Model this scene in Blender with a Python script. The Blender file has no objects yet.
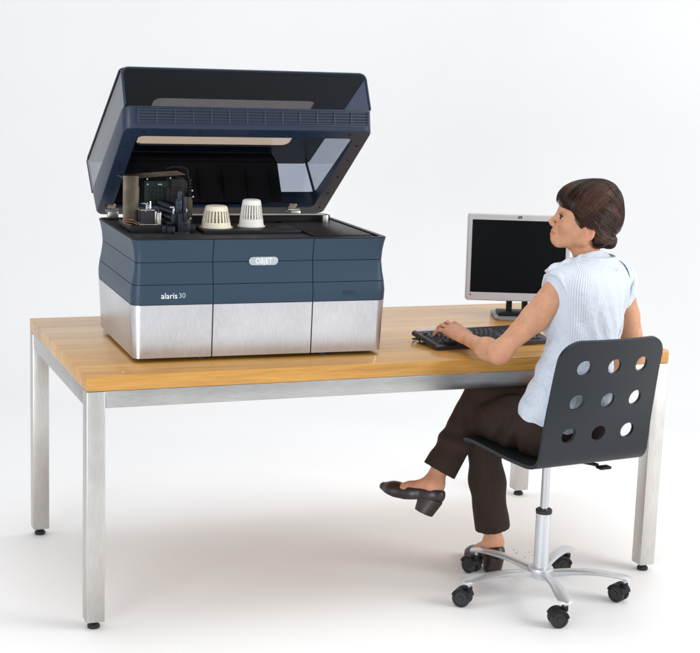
import bpy, bmesh, math, random
import numpy as np
from mathutils import Vector, Matrix
import openvdb

random.seed(7)
np.random.seed(7)
R = math.radians
scene = bpy.context.scene
COL = scene.collection

# ------------------------------------------------------------------ camera, world, lights, exposure
cam_d = bpy.data.cameras.new('camera')
cam = bpy.data.objects.new('camera', cam_d)
COL.objects.link(cam)
scene.camera = cam
cam_d.sensor_fit = 'HORIZONTAL'
cam_d.sensor_width = 36.0
cam_d.lens = 36.0 * 1519.6 / 700.0
cam_d.clip_start = 0.05
cam_d.clip_end = 200
CAMP = Vector((-0.8926, -4.4029, 1.7781))
YAW, PITCH, ROLL = 0.37431, 0.17861, 0.03345
_f = Vector((math.sin(YAW) * math.cos(PITCH), math.cos(YAW) * math.cos(PITCH), -math.sin(PITCH)))
_r = Vector((math.cos(YAW), -math.sin(YAW), 0))
_u = _r.cross(_f)
_rr = _r * math.cos(ROLL) + _u * math.sin(ROLL)
_uu = -_r * math.sin(ROLL) + _u * math.cos(ROLL)
cam.matrix_world = Matrix(((_rr.x, _uu.x, -_f.x, CAMP.x), (_rr.y, _uu.y, -_f.y, CAMP.y),
                           (_rr.z, _uu.z, -_f.z, CAMP.z), (0, 0, 0, 1)))

world = bpy.data.worlds.new('World')
scene.world = world
world.use_nodes = True
_wn = world.node_tree
_bg = _wn.nodes['Background']
# studio surround: bright ceiling, darker walls round the set
_tc = _wn.nodes.new('ShaderNodeTexCoord')
_sp = _wn.nodes.new('ShaderNodeSeparateXYZ')
_wn.links.new(_tc.outputs['Generated'], _sp.inputs[0])
_mr = _wn.nodes.new('ShaderNodeMapRange')
_mr.interpolation_type = 'SMOOTHSTEP'
_mr.inputs['From Min'].default_value = -0.05
_mr.inputs['From Max'].default_value = 0.75
_mr.inputs['To Min'].default_value = 0.92
_mr.inputs['To Max'].default_value = 0.92
_wn.links.new(_sp.outputs['Z'], _mr.inputs['Value'])
_bg.inputs[0].default_value = (0.94, 0.965, 1.0, 1)
# the camera side of the studio is unlit above head height
_dp = _wn.nodes.new('ShaderNodeVectorMath')
_dp.operation = 'DOT_PRODUCT'
_dp.inputs[1].default_value = (-0.36, -0.93, 0.0)
_wn.links.new(_tc.outputs['Generated'], _dp.inputs[0])
_m1 = _wn.nodes.new('ShaderNodeMapRange')
_m1.interpolation_type = 'SMOOTHSTEP'
_m1.inputs['From Min'].default_value = 0.2
_m1.inputs['From Max'].default_value = 0.65
_wn.links.new(_dp.outputs['Value'], _m1.inputs['Value'])
_m2 = _wn.nodes.new('ShaderNodeMapRange')
_m2.interpolation_type = 'SMOOTHSTEP'
_m2.inputs['From Min'].default_value = 0.36
_m2.inputs['From Max'].default_value = 0.62
_wn.links.new(_sp.outputs['Z'], _m2.inputs['Value'])
_mm = _wn.nodes.new('ShaderNodeMath')
_mm.operation = 'MULTIPLY'
_wn.links.new(_m1.outputs[0], _mm.inputs[0])
_wn.links.new(_m2.outputs[0], _mm.inputs[1])
_mk = _wn.nodes.new('ShaderNodeMath')
_mk.operation = 'MULTIPLY_ADD'
_mk.inputs[1].default_value = -0.75
_mk.inputs[2].default_value = 1.0
_wn.links.new(_mm.outputs[0], _mk.inputs[0])
_ms = _wn.nodes.new('ShaderNodeMath')
_ms.operation = 'MULTIPLY'
_wn.links.new(_mr.outputs[0], _ms.inputs[0])
_wn.links.new(_mk.outputs[0], _ms.inputs[1])
_wn.links.new(_ms.outputs[0], _bg.inputs[1])


def area(name, loc, target, sx, sy, power, col=(1, 1, 1)):
    d = bpy.data.lights.new(name, 'AREA')
    d.shape = 'RECTANGLE'
    d.size = sx
    d.size_y = sy
    d.energy = power
    d.color = col
    o = bpy.data.objects.new(name, d)
    COL.objects.link(o)
    o.location = loc
    o.rotation_euler = (Vector(target) - Vector(loc)).to_track_quat('-Z', 'Y').to_euler()
    return o


area('key_softbox', (4.3, -2.4, 2.1), (1.3, 0.2, 0.5), 2.2, 2.2, 108, (1.0, 0.97, 0.93))
area('front_softbox', (-3.2, -3.8, 1.15), (0.8, 0.3, 0.1), 2.2, 2.0, 125, (0.95, 0.975, 1.0))
_oh = area('overhead_softbox', (0.9, 0.6, 4.8), (0.7, 0.1, 0.0), 3.6, 2.6, 26, (1.0, 0.99, 0.97))
_oh.data.spread = R(110)
area('backdrop_light', (6.2, 2.2, 4.2), (4.6, 4.8, 1.2), 2.4, 2.0, 20, (1.0, 1.0, 1.0))
scene.view_settings.view_transform = 'Standard'
scene.view_settings.look = 'None'
scene.view_settings.exposure = 0.07
scene.view_settings.gamma = 1.0
try:
    scene.cycles.use_denoising = True
    scene.cycles.transparent_max_bounces = 24
    scene.cycles.max_bounces = 10
except Exception:
    pass


# ------------------------------------------------------------------ helpers: tags
def tag(o, label=None, cat=None, group=None, kind=None):
    if label: o['label'] = label
    if cat: o['category'] = cat
    if group: o['group'] = group
    if kind: o['kind'] = kind
    return o


def empty(name, loc, rotz=0, label=None, cat=None, group=None):
    o = bpy.data.objects.new(name, None)
    o.empty_display_size = 0.1
    COL.objects.link(o)
    o.location = loc
    o.rotation_euler = (0, 0, rotz)
    return tag(o, label, cat, group)


def link(name, me, mat, parent=None, smooth=None):
    o = bpy.data.objects.new(name, me)
    if mat is not None and not me.materials:
        me.materials.append(mat)
    COL.objects.link(o)
    if parent is not None:
        o.parent = parent
    if smooth is not None:
        shade(me, smooth)
    return o


def shade(me, ang):
    """smooth shading with sharp edges above an angle (degrees)"""
    me.polygons.foreach_set('use_smooth', [True] * len(me.polygons))
    if ang < 180:
        me.set_sharp_from_angle(angle=R(ang))


# ------------------------------------------------------------------ helpers: mesh building
class MB:
    def __init__(self):
        self.v, self.f = [], []

    def add(self, vs, fs, M=None):
        b = len(self.v)
        for p in vs:
            p = Vector(p)
            self.v.append(M @ p if M is not None else p)
        for f in fs:
            self.f.append([i + b for i in f])
        return self

    def bm(self, b, M=None):
        b.verts.ensure_lookup_table()
        b.verts.index_update()
        self.add([v.co.copy() for v in b.verts], [[v.index for v in f.verts] for f in b.faces], M)
        b.free()
        return self

    def box(self, c, s, bevel=0.0, M=None, seg=2, rot=None):
        b = bmesh.new()
        bmesh.ops.create_cube(b, size=1)
        for v in b.verts:
            v.co = Vector((v.co.x * s[0], v.co.y * s[1], v.co.z * s[2]))
        if bevel > 0:
            bmesh.ops.bevel(b, geom=b.edges[:], offset=bevel, segments=seg, affect='EDGES', profile=0.5)
        T = Matrix.Translation(Vector(c))
        if rot is not None:
            T = T @ rot
        return self.bm(b, (M @ T) if M is not None else T)

    def cyl(self, a, b_, r1, r2=None, n=20, caps=True, M=None):
        r2 = r1 if r2 is None else r2
        a, b_ = Vector(a), Vector(b_)
        d = (b_ - a).normalized()
        x = d.orthogonal().normalized()
        y = d.cross(x)
        vs, fs = [], []
        for q, r in ((a, r1), (b_, r2)):
            for i in range(n):
                t = 2 * math.pi * i / n
                vs.append(q + x * (r * math.cos(t)) + y * (r * math.sin(t)))
        for i in range(n):
            j = (i + 1) % n
            fs.append([i, j, n + j, n + i])
        if caps:
            fs.append(list(range(n))[::-1])
            fs.append(list(range(n, 2 * n)))
        return self.add(vs, fs, M)

    def lathe(self, prof, n=32, c=(0, 0, 0), M=None, axis='Z'):
        vs, fs = [], []
        c = Vector(c)
        for (r, z) in prof:
            for i in range(n):
                t = 2 * math.pi * i / n
                if axis == 'Z':
                    vs.append(c + Vector((r * math.cos(t), r * math.sin(t), z)))
                elif axis == 'X':
                    vs.append(c + Vector((z, r * math.cos(t), r * math.sin(t))))
        m = len(prof)
        for k in range(m - 1):
            for i in range(n):
                j = (i + 1) % n
                fs.append([k * n + i, k * n + j, (k + 1) * n + j, (k + 1) * n + i])
        fs.append(list(range(n))[::-1])
        fs.append(list(range((m - 1) * n, m * n)))
        return self.add(vs, fs, M)

    def tube(self, pts, rad, n=8, M=None):
        pts = [Vector(p) for p in pts]
        m = len(pts)
        rads = rad if isinstance(rad, (list, tuple)) else [rad] * m
        vs, fs = [], []
        x = None
        for k in range(m):
            d = (pts[min(k + 1, m - 1)] - pts[max(k - 1, 0)]).normalized()
            if x is None:
                x = d.orthogonal().normalized()
            else:
                x = (x - d * x.dot(d)).normalized()
            y = d.cross(x)
            for i in range(n):
                t = 2 * math.pi * i / n
                vs.append(pts[k] + x * (rads[k] * math.cos(t)) + y * (rads[k] * math.sin(t)))
        for k in range(m - 1):
            for i in range(n):
                j = (i + 1) % n
                fs.append([k * n + i, k * n + j, (k + 1) * n + j, (k + 1) * n + i])
        fs.append(list(range(n))[::-1])
        fs.append(list(range((m - 1) * n, m * n)))
        return self.add(vs, fs, M)

    def prism(self, poly, h, M=None, bevel=0.0):
        """closed polygon in XY extruded by h along Z"""
        b = bmesh.new()
        vs = [b.verts.new((p[0], p[1], 0)) for p in poly]
        f = b.faces.new(vs)
        r = bmesh.ops.extrude_face_region(b, geom=[f])
        bmesh.ops.translate(b, vec=(0, 0, h), verts=[e for e in r['geom'] if isinstance(e, bmesh.types.BMVert)])
        bmesh.ops.recalc_face_normals(b, faces=b.faces[:])
        if bevel > 0:
            bmesh.ops.bevel(b, geom=b.edges[:], offset=bevel, segments=2, affect='EDGES', profile=0.5)
        return self.bm(b, M)

    def mesh(self, name):
        me = bpy.data.meshes.new(name)
        me.from_pydata([tuple(p) for p in self.v], [], self.f)
        b = bmesh.new()
        b.from_mesh(me)
        bmesh.ops.recalc_face_normals(b, faces=b.faces[:])
        b.to_mesh(me)
        b.free()
        return me

    def build(self, name, mat, parent=None, smooth=35):
        return link(name, self.mesh(name), mat, parent, smooth)


def smooth_path(pts, n):
    """Catmull-Rom resampling of a polyline"""
    P = [np.array(p, float) for p in pts]
    P = [2 * P[0] - P[1]] + P + [2 * P[-1] - P[-2]]
    out = []
    m = len(P) - 3
    for k in range(n):
        t = k / (n - 1) * m
        i = min(int(t), m - 1)
        t -= i
        a, b, c, d = P[i:i + 4]
        out.append(0.5 * ((2 * b) + (c - a) * t + (2 * a - 5 * b + 4 * c - d) * t * t + (3 * b - a - 3 * c + d) * t ** 3))
    return out


def rrect(x0, y0, x1, y1, r, n=6):
    """rounded rectangle, counter-clockwise"""
    out = []
    for cx, cy, a0 in ((x1 - r, y0 + r, -90), (x1 - r, y1 - r, 0), (x0 + r, y1 - r, 90), (x0 + r, y0 + r, 180)):
        for i in range(n + 1):
            a = R(a0 + 90 * i / n)
            out.append((cx + r * math.cos(a), cy + r * math.sin(a)))
    return out


def text_mesh(s, size, depth, align='CENTER'):
    cu = bpy.data.curves.new('lettering', 'FONT')
    cu.body = s
    cu.size = size
    cu.extrude = depth
    cu.align_x = align
    cu.align_y = 'CENTER'
    o = bpy.data.objects.new('lettering', cu)
    me = bpy.data.meshes.new_from_object(o)
    bpy.data.objects.remove(o)
    me.materials.clear()
    return me


# ------------------------------------------------------------------ materials
def mat_new(name):
    m = bpy.data.materials.new(name)
    m.use_nodes = True
    nt = m.node_tree
    return m, nt, nt.nodes['Principled BSDF']


def N(nt, t, **kw):
    n = nt.nodes.new(t)
    for k, v in kw.items():
        if k in ('operation', 'blend_type', 'data_type', 'wave_type', 'bands_direction', 'attribute_name', 'noise_dimensions'):
            setattr(n, k, v)
        else:
            n.inputs[k].default_value = v
    return n


def ramp(nt, stops):
    n = nt.nodes.new('ShaderNodeValToRGB')
    e = n.color_ramp.elements
    while len(e) < len(stops):
        e.new(0.5)
    for i, (p, c) in enumerate(stops):
        e[i].position = p
        e[i].color = (*c, 1)
    return n


def coords(nt, scale=(1, 1, 1), out='Object', rot=(0, 0, 0)):
    tc = nt.nodes.new('ShaderNodeTexCoord')
    mp = nt.nodes.new('ShaderNodeMapping')
    mp.inputs['Scale'].default_value = scale
    mp.inputs['Rotation'].default_value = rot
    nt.links.new(tc.outputs[out], mp.inputs['Vector'])
    return mp


def simple(name, col, rough=0.5, metal=0.0, var=0.12, scale=40, bump=0.0, coat=0.0, spec=0.5, bscale=None, rvar=0.08):
    """principled surface with noise-driven colour and roughness variation"""
    m, nt, p = mat_new(name)
    mp = coords(nt)
    nz = N(nt, 'ShaderNodeTexNoise', Scale=scale, Detail=5.0, Roughness=0.6)
    nt.links.new(mp.outputs[0], nz.inputs['Vector'])
    r = ramp(nt, [(0.25, tuple(c * (1 - var) for c in col)), (0.75, tuple(min(1, c * (1 + var)) for c in col))])
    nt.links.new(nz.outputs['Fac'], r.inputs[0])
    nt.links.new(r.outputs[0], p.inputs['Base Color'])
    mr = N(nt, 'ShaderNodeMapRange')
    mr.inputs['To Min'].default_value = max(0.02, rough - rvar)
    mr.inputs['To Max'].default_value = min(1, rough + rvar)
    nt.links.new(nz.outputs['Fac'], mr.inputs['Value'])
    nt.links.new(mr.outputs[0], p.inputs['Roughness'])
    p.inputs['Metallic'].default_value = metal
    p.inputs['Coat Weight'].default_value = coat
    p.inputs['Specular IOR Level'].default_value = spec
    if bump > 0:
        nb = N(nt, 'ShaderNodeTexNoise', Scale=bscale or scale * 4, Detail=3.0)
        nt.links.new(mp.outputs[0], nb.inputs['Vector'])
        bp = N(nt, 'ShaderNodeBump', Strength=bump, Distance=0.002)
        nt.links.new(nb.outputs['Fac'], bp.inputs['Height'])
        nt.links.new(bp.outputs[0], p.inputs['Normal'])
    return m


def brushed(name, col, rough, stretch, scale=60, var=0.12, aniso=0.0):
    """brushed metal: noise stretched along one axis drives colour, gloss and bump"""
    m, nt, p = mat_new(name)
    mp = coords(nt, stretch)
    nz = N(nt, 'ShaderNodeTexNoise', Scale=scale, Detail=6.0, Roughness=0.65)
    nt.links.new(mp.outputs[0], nz.inputs['Vector'])
    mp2 = coords(nt)
    n2 = N(nt, 'ShaderNodeTexNoise', Scale=5.0, Detail=3.0)
    nt.links.new(mp2.outputs[0], n2.inputs['Vector'])
    mx = N(nt, 'ShaderNodeMath', operation='MULTIPLY_ADD')
    mx.inputs[1].default_value = 0.6
    nt.links.new(nz.outputs['Fac'], mx.inputs[0])
    ml = N(nt, 'ShaderNodeMath', operation='MULTIPLY')
    ml.inputs[1].default_value = 0.4
    nt.links.new(n2.outputs['Fac'], ml.inputs[0])
    nt.links.new(ml.outputs[0], mx.inputs[2])
    r = ramp(nt, [(0.3, tuple(c * (1 - var) for c in col)), (0.7, tuple(min(1, c * (1 + var)) for c in col))])
    nt.links.new(mx.outputs[0], r.inputs[0])
    nt.links.new(r.outputs[0], p.inputs['Base Color'])
    mr = N(nt, 'ShaderNodeMapRange')
    mr.inputs['To Min'].default_value = rough - 0.08
    mr.inputs['To Max'].default_value = rough + 0.1
    nt.links.new(mx.outputs[0], mr.inputs['Value'])
    nt.links.new(mr.outputs[0], p.inputs['Roughness'])
    p.inputs['Metallic'].default_value = 1.0
    bp = N(nt, 'ShaderNodeBump', Strength=0.12, Distance=0.001)
    nt.links.new(nz.outputs['Fac'], bp.inputs['Height'])
    nt.links.new(bp.outputs[0], p.inputs['Normal'])
    return m


def wood_mat():
    """oak butcher-block: long staves with their own tone, fine grain along X, varnish coat"""
    m, nt, p = mat_new('oak_staves')
    tc = nt.nodes.new('ShaderNodeTexCoord')
    sep = nt.nodes.new('ShaderNodeSeparateXYZ')
    nt.links.new(tc.outputs['Object'], sep.inputs[0])

    def math_(op, a, b=None, c=None):
        n = nt.nodes.new('ShaderNodeMath')
        n.operation = op
        for i, x in enumerate((a, b, c)):
            if x is None: continue
            if isinstance(x, (int, float)):
                n.inputs[i].default_value = x
            else:
                nt.links.new(x, n.inputs[i])
        return n.outputs[0]
    row = math_('FLOOR', math_('DIVIDE', sep.outputs['Y'], 0.043))
    off = math_('MULTIPLY', math_('FRACT', math_('MULTIPLY', math_('SINE', math_('MULTIPLY', row, 12.9898)), 43758.5)), 0.9)
    colx = math_('FLOOR', math_('DIVIDE', math_('ADD', sep.outputs['X'], math_('ADD', math_('MULTIPLY', off, 0.3), 1.2)), 2.6))
    cmb = nt.nodes.new('ShaderNodeCombineXYZ')
    nt.links.new(row, cmb.inputs[0])
    nt.links.new(colx, cmb.inputs[1])
    wn = nt.nodes.new('ShaderNodeTexWhiteNoise')
    wn.noise_dimensions = '2D'
    nt.links.new(cmb.outputs[0], wn.inputs['Vector'])
    # grain, shifted per stave
    mp = nt.nodes.new('ShaderNodeMapping')
    mp.inputs['Scale'].default_value = (1.6, 26, 26)
    addv = nt.nodes.new('ShaderNodeVectorMath')
    addv.operation = 'MULTIPLY_ADD'
    nt.links.new(wn.outputs['Color'], addv.inputs[0])
    addv.inputs[1].default_value = (3, 3, 3)
    nt.links.new(tc.outputs['Object'], addv.inputs[2])
    nt.links.new(addv.outputs[0], mp.inputs['Vector'])
    nz = N(nt, 'ShaderNodeTexNoise', Scale=2.2, Detail=8.0, Roughness=0.62, Distortion=0.35)
    nt.links.new(mp.outputs[0], nz.inputs['Vector'])
    mp2 = nt.nodes.new('ShaderNodeMapping')
    mp2.inputs['Scale'].default_value = (8, 260, 260)
    nt.links.new(addv.outputs[0], mp2.inputs['Vector'])
    n2 = N(nt, 'ShaderNodeTexNoise', Scale=1.4, Detail=4.0, Roughness=0.7)
    nt.links.new(mp2.outputs[0], n2.inputs['Vector'])
    g = math_('ADD', math_('MULTIPLY', nz.outputs['Fac'], 0.48), math_('MULTIPLY', n2.outputs['Fac'], 0.36))
    g = math_('ADD', g, math_('MULTIPLY', wn.outputs['Value'], 0.14))
    r = ramp(nt, [(0.27, (0.30, 0.13, 0.018)), (0.50, (0.54, 0.268, 0.047)), (0.74, (0.68, 0.385, 0.092))])
    nt.links.new(g, r.inputs[0])
    # glue line between staves
    fy = math_('FRACT', math_('DIVIDE', sep.outputs['Y'], 0.043))
    ln = math_('LESS_THAN', fy, 0.02)
    mix = nt.nodes.new('ShaderNodeMix')
    mix.data_type = 'RGBA'
    nt.links.new(math_('MULTIPLY', ln, 0.35), mix.inputs[0])
    nt.links.new(r.outputs[0], mix.inputs[6])
    mix.inputs[7].default_value = (0.22, 0.10, 0.03, 1)
    nt.links.new(mix.outputs[2], p.inputs['Base Color'])
    p.inputs['Roughness'].default_value = 0.38
    p.inputs['Coat Weight'].default_value = 0.4
    p.inputs['Coat Roughness'].default_value = 0.1
    bp = N(nt, 'ShaderNodeBump', Strength=0.05, Distance=0.001)
    nt.links.new(n2.outputs['Fac'], bp.inputs['Height'])
    nt.links.new(bp.outputs[0], p.inputs['Normal'])
    return m


def tint_glass(name, col, gloss_rough=0.03):
    """tinted clear plastic panel: coloured transparency under a fresnel reflection"""
    m = bpy.data.materials.new(name)
    m.use_nodes = True
    nt = m.node_tree
    nt.nodes.remove(nt.nodes['Principled BSDF'])
    out = nt.nodes['Material Output']
    tr = nt.nodes.new('ShaderNodeBsdfTransparent')
    tr.inputs[0].default_value = (*col, 1)
    gl = nt.nodes.new('ShaderNodeBsdfGlossy')
    gl.inputs['Roughness'].default_value = gloss_rough
    fr = nt.nodes.new('ShaderNodeFresnel')
    geo = nt.nodes.new('ShaderNodeNewGeometry')
    io = nt.nodes.new('ShaderNodeMapRange')          # same reflectance entering and leaving the sheet
    io.inputs['To Min'].default_value = 1.45
    io.inputs['To Max'].default_value = 1 / 1.45
    nt.links.new(geo.outputs['Backfacing'], io.inputs['Value'])
    nt.links.new(io.outputs[0], fr.inputs[0])
    mx = nt.nodes.new('ShaderNodeMixShader')
    nt.links.new(fr.outputs[0], mx.inputs[0])
    nt.links.new(tr.outputs[0], mx.inputs[1])
    nt.links.new(gl.outputs[0], mx.inputs[2])
    nt.links.new(mx.outputs[0], out.inputs[0])
    return m


def skin_mat():
    m, nt, p = mat_new('skin')
    mp = coords(nt)
    nz = N(nt, 'ShaderNodeTexNoise', Scale=34.0, Detail=9.0, Roughness=0.7)
    nt.links.new(mp.outputs[0], nz.inputs['Vector'])
    r = ramp(nt, [(0.25, (0.44, 0.21, 0.118)), (0.5, (0.53, 0.27, 0.158)), (0.75, (0.59, 0.32, 0.195))])
    nt.links.new(nz.outputs['Fac'], r.inputs[0])
    at = nt.nodes.new('ShaderNodeAttribute')
    at.attribute_name = 'flush'
    mix = nt.nodes.new('ShaderNodeMix')
    mix.data_type = 'RGBA'
    nt.links.new(at.outputs['Fac'], mix.inputs[0])
    nt.links.new(r.outputs[0], mix.inputs[6])
    mix.inputs[7].default_value = (0.46, 0.125, 0.115, 1)
    nt.links.new(mix.outputs[2], p.inputs['Base Color'])
    p.inputs['Roughness'].default_value = 0.56
    p.inputs['Specular IOR Level'].default_value = 0.35
    p.inputs['Subsurface Weight'].default_value = 0.12
    p.inputs['Subsurface Radius'].default_value = (0.012, 0.005, 0.003)
    p.inputs['Subsurface Scale'].default_value = 0.6
    nb = N(nt, 'ShaderNodeTexNoise', Scale=420.0, Detail=2.0)
    nt.links.new(mp.outputs[0], nb.inputs['Vector'])
    bp = N(nt, 'ShaderNodeBump', Strength=0.12, Distance=0.001)
    nt.links.new(nb.outputs['Fac'], bp.inputs['Height'])
    nt.links.new(bp.outputs[0], p.inputs['Normal'])
    return m


def shirt_mat():
    """pale blue-white cotton, fine darker stripes, faint blue print near the hem"""
    m, nt, p = mat_new('striped_cotton')
    tc = nt.nodes.new('ShaderNodeTexCoord')
    mp = nt.nodes.new('ShaderNodeMapping')
    mp.inputs['Rotation'].default_value = (0, 0, R(-25))
    nt.links.new(tc.outputs['Object'], mp.inputs['Vector'])
    sa = nt.nodes.new('ShaderNodeAttribute')
    sa.attribute_name = 'stripe'
    sn = N(nt, 'ShaderNodeMath', operation='SINE')
    sc_ = N(nt, 'ShaderNodeMath', operation='MULTIPLY')
    sc_.inputs[1].default_value = 118.0
    nt.links.new(sa.outputs['Fac'], sc_.inputs[0])
    nt.links.new(sc_.outputs[0], sn.inputs[0])
    pa = nt.nodes.new('ShaderNodeAttribute')
    pa.attribute_name = 'pleat'
    ma = N(nt, 'ShaderNodeMath', operation='MULTIPLY_ADD')
    nt.links.new(sn.outputs[0], ma.inputs[0])
    nt.links.new(pa.outputs['Fac'], ma.inputs[1])
    ma.inputs[2].default_value = 0.62
    r = ramp(nt, [(0.05, (0.32, 0.36, 0.44)), (0.62, (0.55, 0.60, 0.675)), (0.95, (0.64, 0.675, 0.73))])
    nt.links.new(ma.outputs[0], r.inputs[0])
    nz = N(nt, 'ShaderNodeTexNoise', Scale=16.0, Detail=4.0, Distortion=2.5)
    nt.links.new(tc.outputs['Object'], nz.inputs['Vector'])
    pr = ramp(nt, [(0.50, (0, 0, 0)), (0.56, (1, 1, 1)), (0.62, (0, 0, 0))])
    nt.links.new(nz.outputs['Fac'], pr.inputs[0])
    at = nt.nodes.new('ShaderNodeAttribute')
    at.attribute_name = 'print'
    mu = N(nt, 'ShaderNodeMath', operation='MULTIPLY')
    nt.links.new(pr.outputs[0], mu.inputs[0])
    nt.links.new(at.outputs['Fac'], mu.inputs[1])
    mix = nt.nodes.new('ShaderNodeMix')
    mix.data_type = 'RGBA'
    nt.links.new(mu.outputs[0], mix.inputs[0])
    nt.links.new(r.outputs[0], mix.inputs[6])
    mix.inputs[7].default_value = (0.44, 0.53, 0.65, 1)
    nt.links.new(mix.outputs[2], p.inputs['Base Color'])
    p.inputs['Roughness'].default_value = 0.85
    p.inputs['Sheen Weight'].default_value = 0.15
    nb = N(nt, 'ShaderNodeTexNoise', Scale=300.0, Detail=2.0)
    nt.links.new(tc.outputs['Object'], nb.inputs['Vector'])
    n3 = N(nt, 'ShaderNodeTexNoise', Scale=26.0, Detail=5.0, Distortion=1.5)
    nt.links.new(tc.outputs['Object'], n3.inputs['Vector'])
    b1 = N(nt, 'ShaderNodeBump', Strength=0.25, Distance=0.001)
    nt.links.new(nb.outputs['Fac'], b1.inputs['Height'])
    b2 = N(nt, 'ShaderNodeBump', Strength=0.5, Distance=0.012)
    nt.links.new(n3.outputs['Fac'], b2.inputs['Height'])
    nt.links.new(b1.outputs[0], b2.inputs['Normal'])
    nt.links.new(b2.outputs[0], p.inputs['Normal'])
    return m


def hair_mat():
    m, nt, p = mat_new('brown_hair')
    at = nt.nodes.new('ShaderNodeAttribute')
    at.attribute_name = 'tone'
    r = ramp(nt, [(0.0, (0.010, 0.0045, 0.003)), (0.5, (0.036, 0.0145, 0.0085)), (1.0, (0.125, 0.054, 0.029))])
    nt.links.new(at.outputs['Fac'], r.inputs[0])
    nt.links.new(r.outputs[0], p.inputs['Base Color'])
    p.inputs['Roughness'].default_value = 0.36
    p.inputs['Specular IOR Level'].default_value = 0.3
    return m


M_WOOD = wood_mat()
M_STEEL_V = brushed('brushed_steel_upright', (0.58, 0.565, 0.54), 0.33, (9, 9, 0.35), var=0.2)
M_STEEL_H = brushed('brushed_steel_rail', (0.47, 0.465, 0.455), 0.31, (0.35, 9, 9), var=0.26)
M_STEEL_D = brushed('brushed_steel_end_rail', (0.50, 0.49, 0.48), 0.33, (9, 0.35, 9), var=0.2)
M_ALU = brushed('brushed_aluminium_panel', (0.62, 0.62, 0.64), 0.29, (10, 10, 0.6), scale=50, var=0.2)
M_RUBBER = simple('black_rubber', (0.012, 0.012, 0.013), 0.55)
M_BLUE = simple('blue_grey_lacquer', (0.023, 0.048, 0.080), 0.42, 0.15, var=0.06, scale=900, bump=0.12, bscale=1400, spec=0.35)
M_NAVY = simple('navy_hood_plastic', (0.011, 0.023, 0.050), 0.40, 0.0, var=0.06, scale=600, bump=0.05, spec=0.4)
M_GAP = simple('dark_gap', (0.010, 0.012, 0.016), 0.7)
M_BLACK = simple('black_plastic', (0.010, 0.010, 0.011), 0.5, bump=0.08, spec=0.2)
M_ROOF = simple('dark_hood_shell', (0.006, 0.011, 0.022), 0.45, spec=0.2)
M_LINER = simple('black_liner', (0.006, 0.006, 0.008), 0.85, spec=0.04)
M_DECK = simple('black_deck_plastic', (0.011, 0.011, 0.013), 0.42, bump=0.06, spec=0.2)
M_GLASS = tint_glass('smoked_panel', (0.50, 0.54, 0.62))
M_GLASS_L = tint_glass('light_smoked_panel', (0.64, 0.67, 0.73))
M_AMBER = tint_glass('amber_window', (0.80, 0.71, 0.62))
M_CHROME = simple('chrome', (0.52, 0.53, 0.55), 0.14, 1.0, var=0.03)
M_ZINC = simple('zinc_plate', (0.55, 0.54, 0.50), 0.34, 1.0)
M_BRASS = simple('passivated_gold_plate', (0.135, 0.11, 0.075), 0.38, 0.9, var=0.3)
M_SIDEPL = simple('dull_plated_plate', (0.085, 0.072, 0.052), 0.30, 0.8, var=0.45, scale=22)
M_BLOCK = simple('anodised_block', (0.035, 0.042, 0.06), 0.4, 0.5, var=0.3)
M_OLIVE = simple('olive_plated_sheet', (0.055, 0.048, 0.032), 0.45, 0.7, var=0.25)
M_PCB = simple('green_circuit_board', (0.006, 0.016, 0.012), 0.5, var=0.3, spec=0.2)
M_COPPER = simple('copper_wire', (0.30, 0.13, 0.07), 0.45, 0.8)
M_WHITEPL = simple('white_cast_resin', (0.86, 0.84, 0.78), 0.5, var=0.03)
M_CREAM = simple('cream_cast_resin', (0.84, 0.77, 0.61), 0.5, var=0.05)
M_SILVER = simple('silver_plastic', (0.45, 0.45, 0.475), 0.36, 0.15, var=0.03)
M_FOOTPL = simple('grey_plate', (0.20, 0.20, 0.215), 0.4, 0.1, var=0.05)
M_PALE = simple('silver_badge', (0.42, 0.47, 0.49), 0.35, 0.4, var=0.03)
M_LETTER = simple('white_lettering', (0.8, 0.82, 0.84), 0.5, var=0.02)
M_LETTER_G = simple('grey_lettering', (0.36, 0.42, 0.48), 0.5, var=0.02)
M_SCREEN = simple('black_screen', (0.004, 0.005, 0.006), 0.30, var=0.02, rvar=0.02, spec=0.08)
M_KEY = simple('black_key', (0.020, 0.023, 0.030), 0.40, var=0.1)
M_KEYBASE = simple('keyboard_case', (0.011, 0.011, 0.012), 0.4)
M_LEGEND = simple('key_print', (0.5, 0.5, 0.5), 0.6)
M_SHELL = simple('charcoal_lacquered_plywood', (0.010, 0.0135, 0.018), 0.42, spec=0.32, var=0.05, scale=300, bump=0.05)
M_LEGALU = simple('silver_painted_metal', (0.60, 0.62, 0.64), 0.34, 0.55, var=0.03)
M_SKIN = skin_mat()
M_SHIRT = shirt_mat()
M_TROUSER = simple('dark_brown_twill', (0.026, 0.0145, 0.011), 0.82, var=0.2, scale=60, bump=0.45, bscale=420, spec=0.25)
M_SHOE = simple('dark_brown_leather', (0.022, 0.013, 0.012), 0.36, var=0.15, bump=0.15, bscale=300)
M_HAIR = hair_mat()
M_NAVYCLOTH = simple('navy_piping', (0.02, 0.025, 0.05), 0.7)
M_EYE = simple('eye_white', (0.42, 0.40, 0.39), 0.2, var=0.02)
M_IRIS = simple('brown_iris', (0.05, 0.03, 0.02), 0.15)
M_LASH = simple('dark_lash', (0.01, 0.007, 0.006), 0.6)
M_NAIL = simple('nail', (0.62, 0.36, 0.28), 0.3, var=0.03)
M_RED = simple('red_mark', (0.5, 0.03, 0.03), 0.5)
M_DUST = simple('grey_dust', (0.10, 0.09, 0.08), 0.9)


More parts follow.
